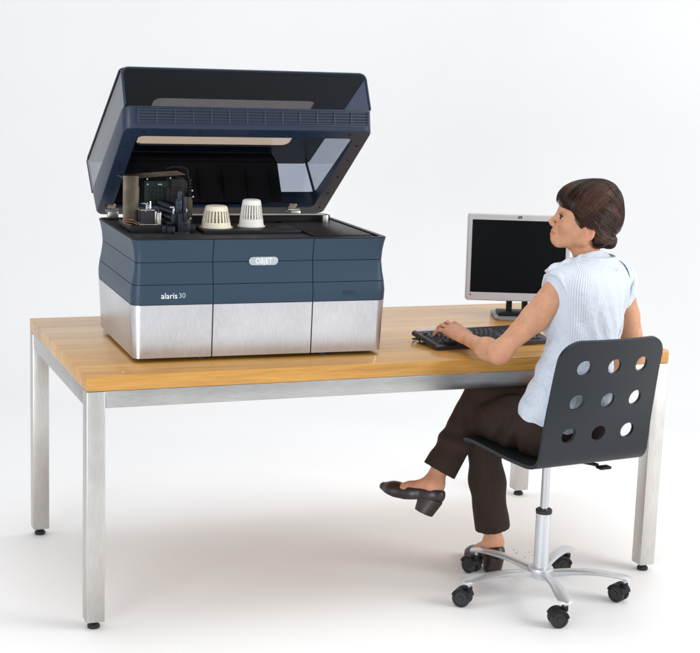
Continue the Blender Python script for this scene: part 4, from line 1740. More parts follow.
def hand(S, wr, dirv, pink, nails, flat=0.0, side=1):
    """hand from the wrist: dirv along the palm, pink towards the little finger"""
    d = dirv / np.linalg.norm(dirv)
    p = pink - d * (pink @ d)
    p = p / np.linalg.norm(p)
    up = np.cross(d, p) if side > 0 else np.cross(p, d)
    if up[2] < 0:
        up = -up

    def q(a, b, c):
        return (wr + d * a + p * b + up * c).astype(np.float32)
    k = 0.010
    # palm: four metacarpal rays plus the heel of the hand
    kn = [(0.088, -0.030, 0.002), (0.092, -0.010, 0.005), (0.088, 0.010, 0.003), (0.078, 0.028, -0.002)]
    st = [(0.012, -0.016, 0.0), (0.012, -0.005, 0.002), (0.012, 0.006, 0.002), (0.012, 0.015, 0.0)]
    for a, b in zip(st, kn):
        S.rc(q(*a), q(*b), 0.0145, 0.0098, 0.014)
    S.el(q(0.05, 0.0, -0.004), (0.05, 0.032, 0.014), np.stack([d, p, up], 1), 0.016)
    S.rc(q(0.018, -0.020, -0.008), q(0.050, -0.032, -0.012), 0.015, 0.012, 0.014)
    lens = [(0.038, 0.024, 0.019), (0.042, 0.027, 0.020), (0.039, 0.025, 0.019), (0.031, 0.020, 0.017)]
    spread = [-0.16, -0.04, 0.08, 0.24]
    bends = [(8, 36, 26), (6, 34, 26), (8, 36, 26), (10, 30, 24)]
    for f in range(4):
        base = q(*kn[f])
        a = 0.0
        fd = d * math.cos(spread[f]) + p * math.sin(spread[f])
        pts = [base]
        ang = R(-(2 if flat else -6))
        for l, b in zip(lens[f], bends[f]):
            ang -= R(b * (0.5 if flat else 1.0))
            pts.append((pts[-1] + fd * (l * math.cos(ang)) + up * (l * math.sin(ang))).astype(np.float32))
        rr = [0.0088, 0.0082, 0.0074, 0.0062] if f < 3 else [0.0078, 0.0072, 0.0064, 0.0055]
        S.rc(pts[0], pts[1], rr[0], rr[1], 0.007)
        S.rc(pts[1], pts[2], rr[1] * 1.03, rr[2], 0.003)
        S.rc(pts[2], pts[3], rr[2] * 1.02, rr[3], 0.003)
        fdl = (pts[3] - pts[2]) / np.linalg.norm(pts[3] - pts[2])
        nu = np.cross(p, fdl)
        if nu @ up < 0:
            nu = -nu
        nails.append((pts[3] + nu * (rr[3] * 0.78) - fdl * 0.001, fdl, nu, rr[3]))
    # thumb
    t0 = q(0.030, -0.026, -0.010)
    t1 = q(0.062, -0.046, -0.016)
    t2 = q(0.090, -0.050, -0.022)
    t3 = q(0.110, -0.046, -0.028)
    S.rc(t0, t1, 0.0135, 0.0105, 0.012)
    S.rc(t1, t2, 0.0105, 0.0092, 0.004)
    S.rc(t2, t3, 0.0092, 0.0072, 0.004)


def foot_frame(ankle, toe_dir, up_hint):
    x = np.array(toe_dir, float)
    x /= np.linalg.norm(x)
    z = np.array(up_hint, float)
    z -= x * (z @ x)
    z /= np.linalg.norm(z)
    y = np.cross(z, x)
    return np.stack([x, y, z], 1).astype(np.float32), np.array(ankle, np.float32)


# standing left foot: sole flat on the floor, shoe seen from behind; right foot hangs
LFM, LFO = foot_frame((1.466, 0.160, 0.0), (-0.06, 1.0, 0.0), (0, 0, 1))
RFM, RFO = foot_frame(J['ran'] + V3(0.0, 0.0, 0.0), (-0.56, 0.79, 0.27), (0.15, 0.25, 1.0))
RFO = RFO - RFM @ V3(0.0, 0.0, 0.105) + V3(0.006, -0.008, -0.004)


def fpt(Mx, O):
    return lambda x, y, z: (O + Mx @ np.array([x, y, z], np.float32)).astype(np.float32)


def foot_body(S, Mx, O):
    q = fpt(Mx, O)
    S.rc(q(0.0, 0, 0.105), q(-0.008, 0, 0.075), 0.032, 0.029, 0.02)
    S.rc(q(0.0, 0, 0.105), q(0.075, 0, 0.052), 0.030, 0.025, 0.02)
    S.rc(q(0.075, 0.010, 0.046), q(0.135, 0.010, 0.020), 0.025, 0.016, 0.02)
    S.rc(q(0.075, -0.010, 0.046), q(0.135, -0.014, 0.020), 0.025, 0.016, 0.02)
    for s in (-1, 1):
        S.el(q(0.0, s * 0.026, 0.102), (0.013, 0.010, 0.014), None, 0.015)


def shoe_mesh(Mx, O, name):
    """pump: upper with open throat (upper) and a separate block heel"""
    q = lambda x, y, z: np.array([x, y, z], np.float32)
    S = Sdf()
    S.rc(q(-0.022, 0, 0.075), q(-0.008, 0, 0.066), 0.030, 0.032, 0.02)
    S.rc(q(-0.010, 0, 0.078), q(0.060, 0, 0.048), 0.030, 0.032, 0.02)
    S.rc(q(0.060, 0.003, 0.042), q(0.130, 0.006, 0.020), 0.031, 0.026, 0.02)
    S.rc(q(0.060, -0.003, 0.042), q(0.130, -0.012, 0.020), 0.031, 0.026, 0.02)
    S.rc(q(0.130, 0.0, 0.019), q(0.172, -0.002, 0.015), 0.029, 0.016, 0.02)

    def post(d, X):
        # sole curve underneath
        x = X[:, 0]
        sole = np.interp(x, [-0.06, -0.03, 0.02, 0.07, 0.11, 0.15, 0.20], [0.052, 0.051, 0.040, 0.014, 0.003, 0.001, 0.006])
        top = np.interp(x, [-0.06, -0.045, 0.0, 0.05, 0.098, 0.118, 0.135], [0.104, 0.102, 0.088, 0.066, 0.0525, 0.058, 0.3])
        inner = d + 0.0045
        shell = np.maximum(d, sole - X[:, 2])
        thr = np.maximum(inner, (sole + 0.006) - X[:, 2])
        # open throat: remove the inside and everything above the topline
        shell = np.maximum(shell, (X[:, 2] - top) * 0.8)
        shell = np.maximum(shell, -np.maximum(thr, x - 0.128))
        return shell
    S.post = post
    me = S.mesh(name, 0.0024)
    H = Sdf()
    H.rc(q(-0.022, 0, 0.058), q(-0.012, 0, 0.0), 0.0305, 0.0255, 0.01)
    H.rc(q(0.010, 0, 0.05), q(0.006, 0, 0.0), 0.0295, 0.024, 0.02)

    def hpost(d, X):
        d = np.maximum(d, -X[:, 2] + 0.0005)
        sole = np.interp(X[:, 0], [-0.06, -0.03, 0.02, 0.07], [0.060, 0.059, 0.048, 0.022])
        d = np.maximum(d, X[:, 2] - sole)
        return np.maximum(d, X[:, 0] - 0.024 - 0.12 * X[:, 2])
    H.post = hpost
    mh = H.mesh('heel', 0.0022)
    W = Matrix(((Mx[0, 0], Mx[0, 1], Mx[0, 2], O[0]), (Mx[1, 0], Mx[1, 1], Mx[1, 2], O[1]), (Mx[2, 0], Mx[2, 1], Mx[2, 2], O[2]), (0, 0, 0, 1)))
    W = Matrix([[float(c) for c in r_] for r_ in W])
    me.transform(W)
    mh.transform(W)
    return me, mh


def person():
    nails = []
    S = Sdf()
    torso(S, -0.006)
    # neck
    S.rc(J['neck'] + RT @ V3(0, 0.006, -0.03), hp(-0.014, 0, -0.045), 0.049, 0.0415, 0.016)
    # head
    S.el(hp(-0.014, 0, 0.036), np.array([0.094, 0.073, 0.083]) * HS, HM, 0.02)
    S.el(hp(0.038, 0, 0.025), np.array([0.058, 0.060, 0.068]) * HS, HM, 0.03)
    S.el(hp(0.036, 0, -0.036), np.array([0.047, 0.045, 0.050]) * HS, HM, 0.03)
    S.rc(hp(0.0685, 0.009, -0.076), hp(0.0685, -0.009, -0.076), 0.0155 * HS, 0.0155 * HS, 0.016)
    for s in (-1, 1):
        S.rc(hp(-0.002, s * 0.053, -0.036), hp(0.058, s * 0.014, -0.076), 0.013, 0.013, 0.018)
        S.rc(hp(0.000, s * 0.056, -0.040), hp(0.000, s * 0.064, 0.0), 0.016, 0.012, 0.03)
        S.el(hp(0.050, s * 0.038, -0.016), np.array([0.028, 0.020, 0.020]) * HS, HM, 0.02)
        S.rc(hp(0.086, s * 0.012, 0.026), hp(0.068, s * 0.046, 0.026), 0.010, 0.009, 0.015)
    # eye sockets
    for s in (-1, 1):
        S.el(hp(0.094, s * 0.031, 0.006), np.array([0.016, 0.017, 0.012]) * HS, HM, 0.012, 's')
        # lids
        S.el(hp(0.0762, s * 0.031, 0.006), np.array([0.0142, 0.0168, 0.0132]) * HS, HM, 0.004)
        S.el(hp(0.0900, s * 0.033, 0.0048), np.array([0.0085, 0.0160, 0.0066]) * HS, HM, 0.002, 's')
    # nose
    S.rc(hp(0.088, 0, 0.018), hp(0.1085, 0, -0.019), 0.0075 * HS, 0.0078 * HS, 0.014)
    S.rc(hp(0.1085, 0, -0.0200), hp(0.1035, 0, -0.0275), 0.0076 * HS, 0.0065 * HS, 0.006)
    for s in (-1, 1):
        S.el(hp(0.0985, s * 0.0115, -0.0265), np.array([0.0090, 0.0062, 0.0064]) * HS, HM, 0.007)
        S.el(hp(0.1035, s * 0.0065, -0.0345), np.array([0.004, 0.003, 0.003]) * HS, HM, 0.003, 's')
    # mouth: philtrum, lips
    S.rc(hp(0.083, 0.0, -0.043), hp(0.080, 0, -0.067), 0.012, 0.012, 0.014)
    for s in (-1, 1):
        S.rc(hp(0.0940, s * 0.004, -0.0485), hp(0.0800, s * 0.0175, -0.0525), 0.0040, 0.0028, 0.006)
        S.rc(hp(0.0912, s * 0.000, -0.0588), hp(0.0800, s * 0.0155, -0.0535), 0.0046, 0.0028, 0.006)
        S.rc(hp(0.0990, s * 0.000, -0.0538), hp(0.0845, s * 0.0175, -0.0528), 0.0012, 0.0010, 0.003, 's')
    # ears
    for s in (-1, 1):
        tiltm = HM @ np.array([[math.cos(0.25), 0, math.sin(0.25)], [0, 1, 0], [-math.sin(0.25), 0, math.cos(0.25)]], np.float32)
        S.el(hp(-0.012, s * 0.0735, -0.006), np.array([0.0175, 0.0075, 0.0300]) * HS, tiltm, 0.008)
        S.el(hp(-0.008, s * 0.0820, -0.001), np.array([0.0095, 0.0060, 0.0190]) * HS, tiltm, 0.004, 's')
        S.rc(hp(0.001, s * 0.0715, -0.008), hp(0.000, s * 0.072, -0.014), 0.0048, 0.0045, 0.005)
        S.el(hp(-0.006, s * 0.0715, -0.0335), np.array([0.0085, 0.0055, 0.0085]) * HS, HM, 0.006)
    # arms
    S.chain([J['lsh'], J['lsh'] * 0.55 + J['lel'] * 0.45 + V3(0.004, 0.0, -0.008), J['lel']], [0.050, 0.0445, 0.0278], 0.014)
    m = J['lel'] * 0.66 + J['lwr'] * 0.34
    S.chain([J['lel'] + V3(0, -0.006, -0.006), m + V3(0, 0, -0.006), J['lwr'] + V3(0, 0, -0.003)], [0.0272, 0.0282, 0.0212], 0.045)
    S.chain([J['rsh'], J['rsh'] * 0.5 + J['rel'] * 0.5, J['rel']], [0.046, 0.0405, 0.0335], 0.014)
    m = J['rel'] * 0.66 + J['rwr'] * 0.34
    S.chain([J['rel'], m, J['rwr']], [0.0345, 0.0375, 0.0250], 0.02)
    hand(S, J['lwr'], np.array([-0.15, 0.97, 0.16]), np.array([-0.96, -0.18, -0.10]), nails)
    hand(S, J['rwr'], np.array([-0.97, 0.22, -0.12]), np.array([0.2, 0.97, -0.05]), [], flat=1.0, side=-1)
    # legs under the cloth
    S.chain([J['lhip'], J['lkn'], J['lan']], [0.070, 0.048, 0.028], 0.03)
    S.chain([J['rhip'], J['rkn'], J['ran']], [0.070, 0.048, 0.028], 0.01)
    foot_body(S, LFM, LFO)
    foot_body(S, RFM, RFO)
    me = S.mesh('person', 0.0026)
    X = vco(me)
    H = to_head(X)
    lip = np.clip(1.25 - np.sqrt(((H[:, 0] - 0.092) / 0.016) ** 2 + (H[:, 1] / 0.0185) ** 2 + ((H[:, 2] + 0.0534) / 0.0072) ** 2), 0, 0.25) * 4
    chk = np.exp(-(((H[:, 0] - 0.07) / 0.03) ** 2 + ((np.abs(H[:, 1]) - 0.045) / 0.03) ** 2 + ((H[:, 2] + 0.025) / 0.022) ** 2)) * 0.22
    ear = np.exp(-(((H[:, 0] + 0.012) / 0.02) ** 2 + ((np.abs(H[:, 1]) - 0.078) / 0.008) ** 2 + ((H[:, 2] + 0.008) / 0.03) ** 2)) * 0.4
    hnd = np.exp(-(np.linalg.norm(X - (J['lwr'] + V3(-0.02, 0.10, 0.0)), axis=1) / 0.085) ** 4) * 0.22
    elb = np.exp(-(np.linalg.norm(X - (J['lel'] + V3(0.0, -0.03, -0.02)), axis=1) / 0.035) ** 2) * 0.25
    ank = np.exp(-((X[:, 2] - 0.1) / 0.1) ** 2) * 0.12 + np.exp(-(np.linalg.norm(X - J['ran'], axis=1) / 0.12) ** 4) * 0.16
    chk = np.maximum(np.maximum(chk, hnd), np.maximum(elb, ank))
    attr(me, 'flush', np.clip(np.maximum(np.maximum(lip * 0.65, chk), ear), 0, 1))
    root = link('person', me, M_SKIN)
    tag(root, 'woman with pinned up brown hair in a pale blue sleeveless shirt typing at the table', 'person')

    # eyes
    for s in (-1, 1):
        b = bmesh.new()
        bmesh.ops.create_uvsphere(b, u_segments=24, v_segments=16, radius=0.0134 * HS)
        e = MB().bm(b, Matrix.Translation(Vector([float(v) for v in hp(0.0772, s * 0.031, 0.006)])))
        eo = e.build('eye', M_EYE, root, 180)
        gaze = HF + HL * 0.22 + HU * 0.02
        gaze = gaze / np.linalg.norm(gaze)
        c = hp(0.0772, s * 0.031, 0.006) + gaze * (0.0119 * HS)
        g = Vector([float(v) for v in gaze])
        MB().lathe([(0.0084, -0.0024), (0.0082, 0.0002), (0.0055, 0.0016), (0.001, 0.0022)], 20, M=Matrix.Translation(Vector([float(v) for v in c])) @ g.to_track_quat('Z', 'Y').to_matrix().to_4x4()).build('iris', M_IRIS, eo)
        la = MB()
        arcp = [hp(0.0770 + 0.0146 * math.cos(a), s * (0.031 + 0.0152 * math.sin(a)), 0.0112 - 0.003 * abs(math.sin(a))) for a in np.linspace(-1.0, 1.2, 10)]
        la.tube([Vector([float(v) for v in p]) for p in arcp], [0.0008, 0.0014, 0.0017, 0.0018, 0.0018, 0.0018, 0.0018, 0.0017, 0.0014, 0.0008], 6)
        for i in range(1, 10):
            p = arcp[i]
            oxy = (HF * 0.006 + HL * (s * 0.004 * (i / 9)) + HU * 0.003)
            la.tube([Vector([float(v) for v in p]), Vector([float(v) for v in (p + oxy * 0.6)]), Vector([float(v) for v in (p + oxy + HU * 0.0015)])], [0.0009, 0.0007, 0.0003], 5)
        la.build('eyelash', M_LASH, root)
        eb = MB().tube([Vector([float(v) for v in hp(0.0945 - 0.0004 * i * i, s * (0.013 + 0.0042 * i), 0.0235 + 0.0035 * math.sin(i * 0.45))]) for i in range(9)],
                       [0.0008, 0.0016, 0.0019, 0.002, 0.0019, 0.0017, 0.0014, 0.001, 0.0005], 6)
        eb.build('eyebrow', M_HAIR, root)
    nm = MB()
    for (c, d, nu, r_) in nails:
        z = Vector([float(v) for v in nu]).normalized()
        x = Vector([float(v) for v in d]).normalized()
        y = z.cross(x).normalized()
        x = y.cross(z)
        M = Matrix(((x.x, y.x, z.x, c[0]), (x.y, y.y, z.y, c[1]), (x.z, y.z, z.z, c[2]), (0, 0, 0, 1)))
        b = bmesh.new()
        bmesh.ops.create_uvsphere(b, u_segments=14, v_segments=8, radius=1)
        nm.bm(b, M @ Matrix.Diagonal((0.0062, r_ * 0.72, 0.0022, 1)))
    nm.build('fingernails', M_NAIL, root, 180)

    # ---------------------------------------------------------------- shirt
    Sh = Sdf()
    torso(Sh, 0.006)
    # blousing over the waistband and the flared hem
    Sh.el(J['waist'] + V3(-0.01, 0, -0.05), (0.137, 0.112, 0.11), yawm(18), 0.05)
    Sh.el(J['pelvis'] + V3(0, 0, 0.05), (0.172, 0.126, 0.09), RP, 0.04)
    sl = []
    for a, b, sg in ((J['lsh'], J['lel'], -1), (J['rsh'], J['rel'], 1)):
        ax = (b - a) / np.linalg.norm(b - a)
        nrm = (0.52 if sg < 0 else 0.5) * ax + 0.70 * (RT @ V3(sg, 0.05, 0.0))
        nrm = nrm / np.linalg.norm(nrm)
        cut = a + nrm * 0.024
        Ss = Sdf()
        Ss.rc(a + V3(0, 0, 0.002), a + ax * (0.06 if sg < 0 else 0.05), 0.056 if sg < 0 else 0.054, 0.055 if sg < 0 else 0.053, 0.03)
        # arm axis meets the armhole plane here
        end = a + ax * float(((cut - a) @ nrm) / (ax @ nrm))
        sl.append((a, ax, end, nrm, cut, Ss))
    Sh.rc(J['neck'] + V3(0, 0, -0.03), hp(-0.022, 0, -0.045) * 0.45 + J['neck'] * 0.55, 0.062, 0.060, 0.02)
    nd = (hp(-0.022, 0, -0.045) - J['neck'])
    nd = nd / np.linalg.norm(nd)
    rinv = RT.T

    def fold(X):
        L = (X - J['chest']) @ RT
        w = 0.0030 * np.sin(L[:, 2] * 95 + 3.0 * np.sin(L[:, 0] * 16) + L[:, 0] * 40) * np.exp(-((L[:, 2] + 0.20) / 0.10) ** 2)
        w += 0.0022 * np.sin(L[:, 0] * 120 + 6 * np.sin(L[:, 2] * 9)) * np.exp(-((L[:, 2] + 0.02) / 0.12) ** 2) * (L[:, 1] < 0.05)
        w += 0.0026 * smin_noise(X * np.array([1, 1, 0.6], np.float32), 55, 3)
        # pleat lines down the back
        w += 0.0030 * np.tanh((np.abs(L[:, 0]) - 0.068 - 0.06 * (L[:, 2] + 0.1)) / 0.0030) * np.exp(-((np.abs(L[:, 0]) - 0.068) / 0.03) ** 2) * (L[:, 1] < 0.0)
        w += 0.0050 * smin_noise(X * np.array([1, 1, 0.45], np.float32), 34, 21) * np.exp(-((L[:, 2] + 0.13) / 0.16) ** 2)
        return w

    def spost(d, X):
        for a, ax, end, nrm, cut, Ss in sl:
            di = np.maximum(Ss.raw(X), (X - cut) @ nrm)
            h = np.clip(0.5 + 0.5 * (d - di) / 0.02, 0, 1)
            d = d + (di - d) * h - 0.02 * h * (1 - h)
        d = d - fold(X)
        d0 = d
        # neck opening
        tn = (X - (J['neck'] - nd.astype(np.float32) * 0.002)) @ nd
        d = np.maximum(d, tn)
        # hem: wavy cut across the hips, hollow below
        L = (X - J['pelvis']) @ RP
        hem = -0.008 - 0.022 * np.sin(np.arctan2(L[:, 1], L[:, 0]) * 2 + 1.1) + 0.004 * np.sin(L[:, 0] * 60)
        d = np.maximum(d, hem - L[:, 2])
        inner = d0 + 0.006
        return np.maximum(d, -np.maximum(inner, L[:, 2] - hem - 0.03))
    Sh.post = spost
    ms = Sh.mesh('shirt', 0.0030)
    X = vco(ms)
    L = (X - J['chest']) @ RT
    phi = np.arctan2(L[:, 0], -L[:, 1])            # 0 down the middle of the back
    attr(ms, 'stripe', phi)
    attr(ms, 'pleat', 0.05 + 0.30 * np.exp(-((phi + 1.12) / 0.20) ** 4) * np.clip((L[:, 2] + 0.16) / 0.06, 0, 1))
    attr(ms, 'print', np.clip((-L[:, 0] + 0.04) / 0.06, 0, 1) * np.clip((-L[:, 2] + 0.0) / 0.08, 0, 1))
    shirt = link('shirt', ms, M_SHIRT, root)

    # cuffs: turned band round each armhole
    for a, ax, end, nrm, cut, Ss in sl:
        e1 = np.cross(nrm, [0, 0, 1.0])
        e1 /= np.linalg.norm(e1)
        e2 = np.cross(nrm, e1)
        vs, fs = [], []
        n = 56
        lays = [(-0.024, 0.0590), (-0.022, 0.0640), (-0.010, 0.0655), (0.004, 0.0650), (0.007, 0.0625), (0.006, 0.0560), (-0.018, 0.0550)]
        for (tt, rr) in lays:
            for i in range(n):
                t = 2 * math.pi * i / n
                u_ = e1 * math.cos(t) + e2 * math.sin(t)
                w = rr + (-0.0010 if a is J['lsh'] else -0.005) + 0.0011 * math.sin(5 * t + tt * 90) + 0.0007 * math.sin(11 * t)
                w = w / math.sqrt(max(0.55, 1 - float(u_ @ ax) ** 2))
                p = end + nrm * (tt + 0.004 + 0.002 * math.sin(2 * t + 1)) + u_ * w
                vs.append(tuple(float(v) for v in p))
        m = len(lays)
        for k in range(m):
            for i in range(n):
                j = (i + 1) % n
                k2 = (k + 1) % m
                fs.append([k * n + i, k * n + j, k2 * n + j, k2 * n + i])
        cf = MB().add(vs, fs).build('sleeve_cuff', M_SHIRT, shirt, 180)
    # collar: soft stand round the neck, open at the throat, folded over
    fwd = RT @ np.array([0, 1, 0])
    lat = RT @ np.array([1, 0, 0])
    nc = J['neck'] - nd * 0.014
    vs, fs = [], []
    n = 60
    lays = [(0.064, -0.020), (0.0645, 0.004), (0.066, 0.020), (0.070, 0.024), (0.075, 0.018), (0.082, -0.002), (0.087, -0.016), (0.0835, -0.017), (0.078, -0.003), (0.0705, 0.016), (0.068, 0.016)]
    for (rr, zz) in lays:
        for i in range(n):
            t = R(-250 + 320 * i / (n - 1))        # gap faces forward
            a = t + R(0)
            wv = 0.0018 * math.sin(6 * t + zz * 120)
            sp = 1.0 + 0.22 * max(0.0, math.sin(a))      # spreads wider in front
            p = nc + lat * ((rr + wv) * 1.02 * math.cos(a) * sp) + fwd * ((rr + wv) * 0.98 * math.sin(a) * sp) + np.array([0, 0, 1]) * (zz - 0.02 * max(0, math.sin(a)))
            vs.append(tuple(float(v) for v in p))
    m = len(lays)
    for k in range(m):
        k2 = (k + 1) % m
        for i in range(n - 1):
            fs.append([k * n + i, k * n + i + 1, k2 * n + i + 1, k2 * n + i])
    fs.append([k * n for k in range(m)])
    fs.append([k * n + n - 1 for k in range(m)][::-1])
    MB().add(vs, fs).build('collar', M_SHIRT, shirt, 180)
    # front edge of the collar lying over her left shoulder, softly ruffled
    pth = smooth_path([J['neck'] + RT @ V3(-0.040, -0.036, 0.004), J['neck'] + RT @ V3(-0.056, -0.010, 0.010), J['neck'] + RT @ V3(-0.080, 0.014, 0.002),
                       J['lsh'] + RT @ V3(0.018, 0.026, 0.064), J['lsh'] + RT @ V3(-0.036, 0.040, 0.044)], 30)
    vs, fs = [], []
    n = 18
    for i, p in enumerate(pth):
        f = i / 29
        w = 0.023 * (1 - 0.25 * f) * min(1, 0.35 + 4 * f) * (1 if f < 0.93 else 0.8)
        hgt = 0.0065 * (1 + 0.3 * math.sin(9 * f))
        dv = pth[min(i + 1, 29)] - pth[max(i - 1, 0)]
        dv = dv / np.linalg.norm(dv)
        sd = np.cross(dv, [0, 0, 1.0])
        sd /= np.linalg.norm(sd)
        up_ = np.cross(sd, dv)
        for k in range(n):
            t = 2 * math.pi * k / n
            q = p + sd * (w * math.cos(t)) + up_ * (hgt * math.sin(t) + 0.003 * math.sin(22 * f + 2.5 * math.cos(t)))
            vs.append(tuple(float(v) for v in q))
    for i in range(29):
        for k in range(n):
            k2 = (k + 1) % n
            fs.append([i * n + k, i * n + k2, (i + 1) * n + k2, (i + 1) * n + k])
    fs.append(list(range(n))[::-1])
    fs.append([29 * n + k for k in range(n)])
    MB().add(vs, fs).build('lapel', M_SHIRT, shirt, 180)
    # piping along the right armhole
    pts = []
    for i in range(16):
        s = i / 15
        p = J['rsh'] + RT @ V3(-0.046 + 0.030 * s, -0.02 - 0.05 * math.sin(s * 2.2), 0.062 - 0.15 * s)
        # project on the shirt surface
        for _ in range(10):
            d = float(Sh.raw(p[None].astype(np.float32))[0])
            g = np.array([float(Sh.raw((p + dv)[None].astype(np.float32))[0]) - d for dv in np.eye(3) * 0.002])
            g /= max(np.linalg.norm(g), 1e-9)
            p = p - g * (d - 0.001)
        pts.append(Vector([float(v) for v in p]))
    MB().tube(pts, 0.0028, 8).build('piping', M_NAVYCLOTH, shirt, 180)

    # ---------------------------------------------------------------- trousers
    Tr = Sdf()
    Tr.el(J['pelvis'] + V3(0, 0, -0.005), (0.168, 0.125, 0.108), RP, 0.04)
    lm_ = J['lhip'] * 0.5 + J['lkn'] * 0.5
    rm_ = J['rhip'] * 0.5 + J['rkn'] * 0.5
    lhem = J['lkn'] + (J['lan'] - J['lkn']) * 1.0
    rhem = J['rkn'] + (J['ran'] - J['rkn']) * 1.0
    lax = (J['lan'] - J['lkn']) / np.linalg.norm(J['lan'] - J['lkn'])
    rax = (J['ran'] - J['rkn']) / np.linalg.norm(J['ran'] - J['rkn'])
    Tr.chain([J['lhip'], lm_, J['lkn']], [0.086, 0.079, 0.062], 0.05)
    Tr.chain([J['lkn'], J['lkn'] * 0.5 + J['lan'] * 0.5 + V3(0, 0, 0), lhem + lax * 0.08], [0.062, 0.060, 0.062], 0.03)
    Tr.chain([J['rhip'], rm_, J['rkn']], [0.084, 0.072, 0.060], 0.014)
    Tr.chain([J['rkn'], J['rkn'] * 0.5 + J['ran'] * 0.5, rhem + rax * 0.08], [0.060, 0.059, 0.062], 0.014)

    def tpost(d, X):
        w = 0.0052 * smin_noise(X, 34, 5) + 0.0022 * smin_noise(X * np.array([1, 1, 0.35], np.float32), 110, 9)
        # drag lines at the hips and behind the knees
        L = X - J['lhip']
        w += 0.0065 * np.sin(L[:, 1] * 70 + L[:, 2] * 60 + 2 * np.sin(L[:, 0] * 30)) * np.exp(-((X[:, 1] + 0.10) / 0.07) ** 2)
        w += 0.005 * np.sin(X[:, 2] * 80 + X[:, 0] * 30) * np.exp(-((X[:, 2] - 0.50) / 0.05) ** 2)
        d = d - w
        d0 = d
        for hem, ax, hl in ((lhem, lax, -0.050), (rhem, rax, -0.048)):
            tt = (X - hem) @ ax - hl
            rad = np.linalg.norm((X - hem) - ((X - hem) @ ax)[:, None] * ax, axis=1)
            near = (tt > -0.30) & (rad < 0.10)
            d = np.where(near, np.maximum(d, tt), d)
            d = np.where(near & (tt > -0.08), np.maximum(d, -(d0 + 0.005)), d)
        return d
    Tr.post = tpost
    mt = Tr.mesh('trousers', 0.0034)
    link('trousers', mt, M_TROUSER, root)

    # ---------------------------------------------------------------- shoes
    for Mx, O in ((LFM, LFO), (RFM, RFO)):
        a, b = shoe_mesh(Mx, O, 'shoe')
        so = link('shoe', a, M_SHOE, root)
        link('heel', b, M_SHOE, so)

    # ---------------------------------------------------------------- hair
    Hs = Sdf()
    Hs.el(hp(-0.010, 0, 0.053), np.array([0.098, 0.081, 0.086]) * HS, HM, 0.02)
    Hs.el(hp(0.022, 0, 0.088), np.array([0.062, 0.060, 0.056]) * HS, HM, 0.03)
    Hs.el(hp(0.045, 0, 0.066), np.array([0.070, 0.067, 0.054]) * HS, HM, 0.03)            # fringe mass
    Hs.el(hp(-0.024, 0, 0.102), np.array([0.062, 0.062, 0.060]) * HS, HM, 0.03)           # crown volume
    Hs.el(hp(-0.076, 0.0, 0.044), np.array([0.033, 0.046, 0.056]) * HS, HM, 0.015)        # twist at the back
    Hs.el(hp(-0.090, 0.010, -0.020), np.array([0.026, 0.034, 0.022]) * HS, HM, 0.008)     # low knot
    for s in (-1, 1):
        Hs.el(hp(0.004, s * 0.064, 0.034), np.array([0.042, 0.017, 0.040]) * HS, HM, 0.02)
        Hs.el(hp(-0.048, s * 0.040, -0.018), np.array([0.032, 0.030, 0.036]) * HS, HM, 0.02)

    def hair_cut(X):
        """signed: >0 where there must be no hair (face and ears), in head units"""
        H = to_head(X)
        x, y, z = H[:, 0], np.abs(H[:, 1]), H[:, 2]
        # front hairline: fringe falls lower at the temple
        lim = np.interp(x, [-0.2, -0.06, -0.045, -0.030, -0.018, 0.004, 0.012, 0.0210, 0.031, 0.047, 0.0735, 0.115, 0.15],
                        [-0.3, -0.14, -0.064, -0.028, 0.006, 0.010, -0.004, -0.009, 0.006, 0.0175, 0.0265, 0.040, 0.046])
        return (lim - z) * HS * 0.8

    def hpost(d, X):
        c = hair_cut(X) + 0.003 * smin_noise(X, 210, 17)
        d = d + 0.0022 * smin_noise(X, 95, 31)
        return np.maximum(d + 0.005 * np.clip(1 + c / 0.016, 0, 1), c)
    Hs.post = hpost
    mh = Hs.mesh('hair', 0.0030)
    base_n = len(mh.vertices)
    # strands over the base, traced along it many at a time
    rng = np.random.RandomState(11)
    HMf = HM.astype(np.float32)

    def proj(P, off):
        for _ in range(3):
            n_ = len(P)
            e = 0.002
            Q = np.concatenate([P, P + V3(e, 0, 0), P + V3(0, e, 0), P + V3(0, 0, e)]).astype(np.float32)
            d = Hs.raw(Q).reshape(4, n_)
            g = (d[1:] - d[0]).T
            g = g / np.maximum(np.linalg.norm(g, axis=1, keepdims=True), 1e-9)
            P = (P - g * (d[0] - off)[:, None]).astype(np.float32)
        return P, g
    strands = MB()
    tones = []

    def grow(start, target, steps, step, rlo, rhi, olo, ohi, lock=None):
        """start (n,3) in head units; target(H, rnd) gives directions in head units"""
        n_ = len(start)
        off = rng.uniform(olo, ohi, n_)
        lk = rng.rand(4096)
        lock = (rng.rand(n_) * 4000) if lock is None else lock
        lock = np.asarray(lock).astype(int) % 4096
        off = off * 0.5 + (lk[lock] - 0.35) * 0.0062
        tone_ = 0.14 + 0.62 * lk[(lock * 7 + 13) % 4096]
        P = (HC + (HM @ (start * HS).T).T).astype(np.float32)
        P, g = proj(P, off)
        path = [P]
        alive = np.ones(n_, bool)
        length = np.ones(n_, int)
        last = None
        lim_ = rng.uniform(-0.001, 0.009, n_)
        for k in range(steps):
            T = target(to_head(P))
            D = (HMf @ T.T).T
            D = D - g * (D * g).sum(1, keepdims=True)
            D = D / np.maximum(np.linalg.norm(D, axis=1, keepdims=True), 1e-7)
            if last is not None:
                D = D * 0.5 + last * 0.5
                D = D / np.maximum(np.linalg.norm(D, axis=1, keepdims=True), 1e-7)
            D = D + np.cross(g, D) * (0.09 * np.sin(k * 0.5 + 6.28 * lk[(lock * 3 + 5) % 4096]))[:, None]
            D = D / np.maximum(np.linalg.norm(D, axis=1, keepdims=True), 1e-7)
            last = D
            P2, g = proj((P + D * step).astype(np.float32), off)
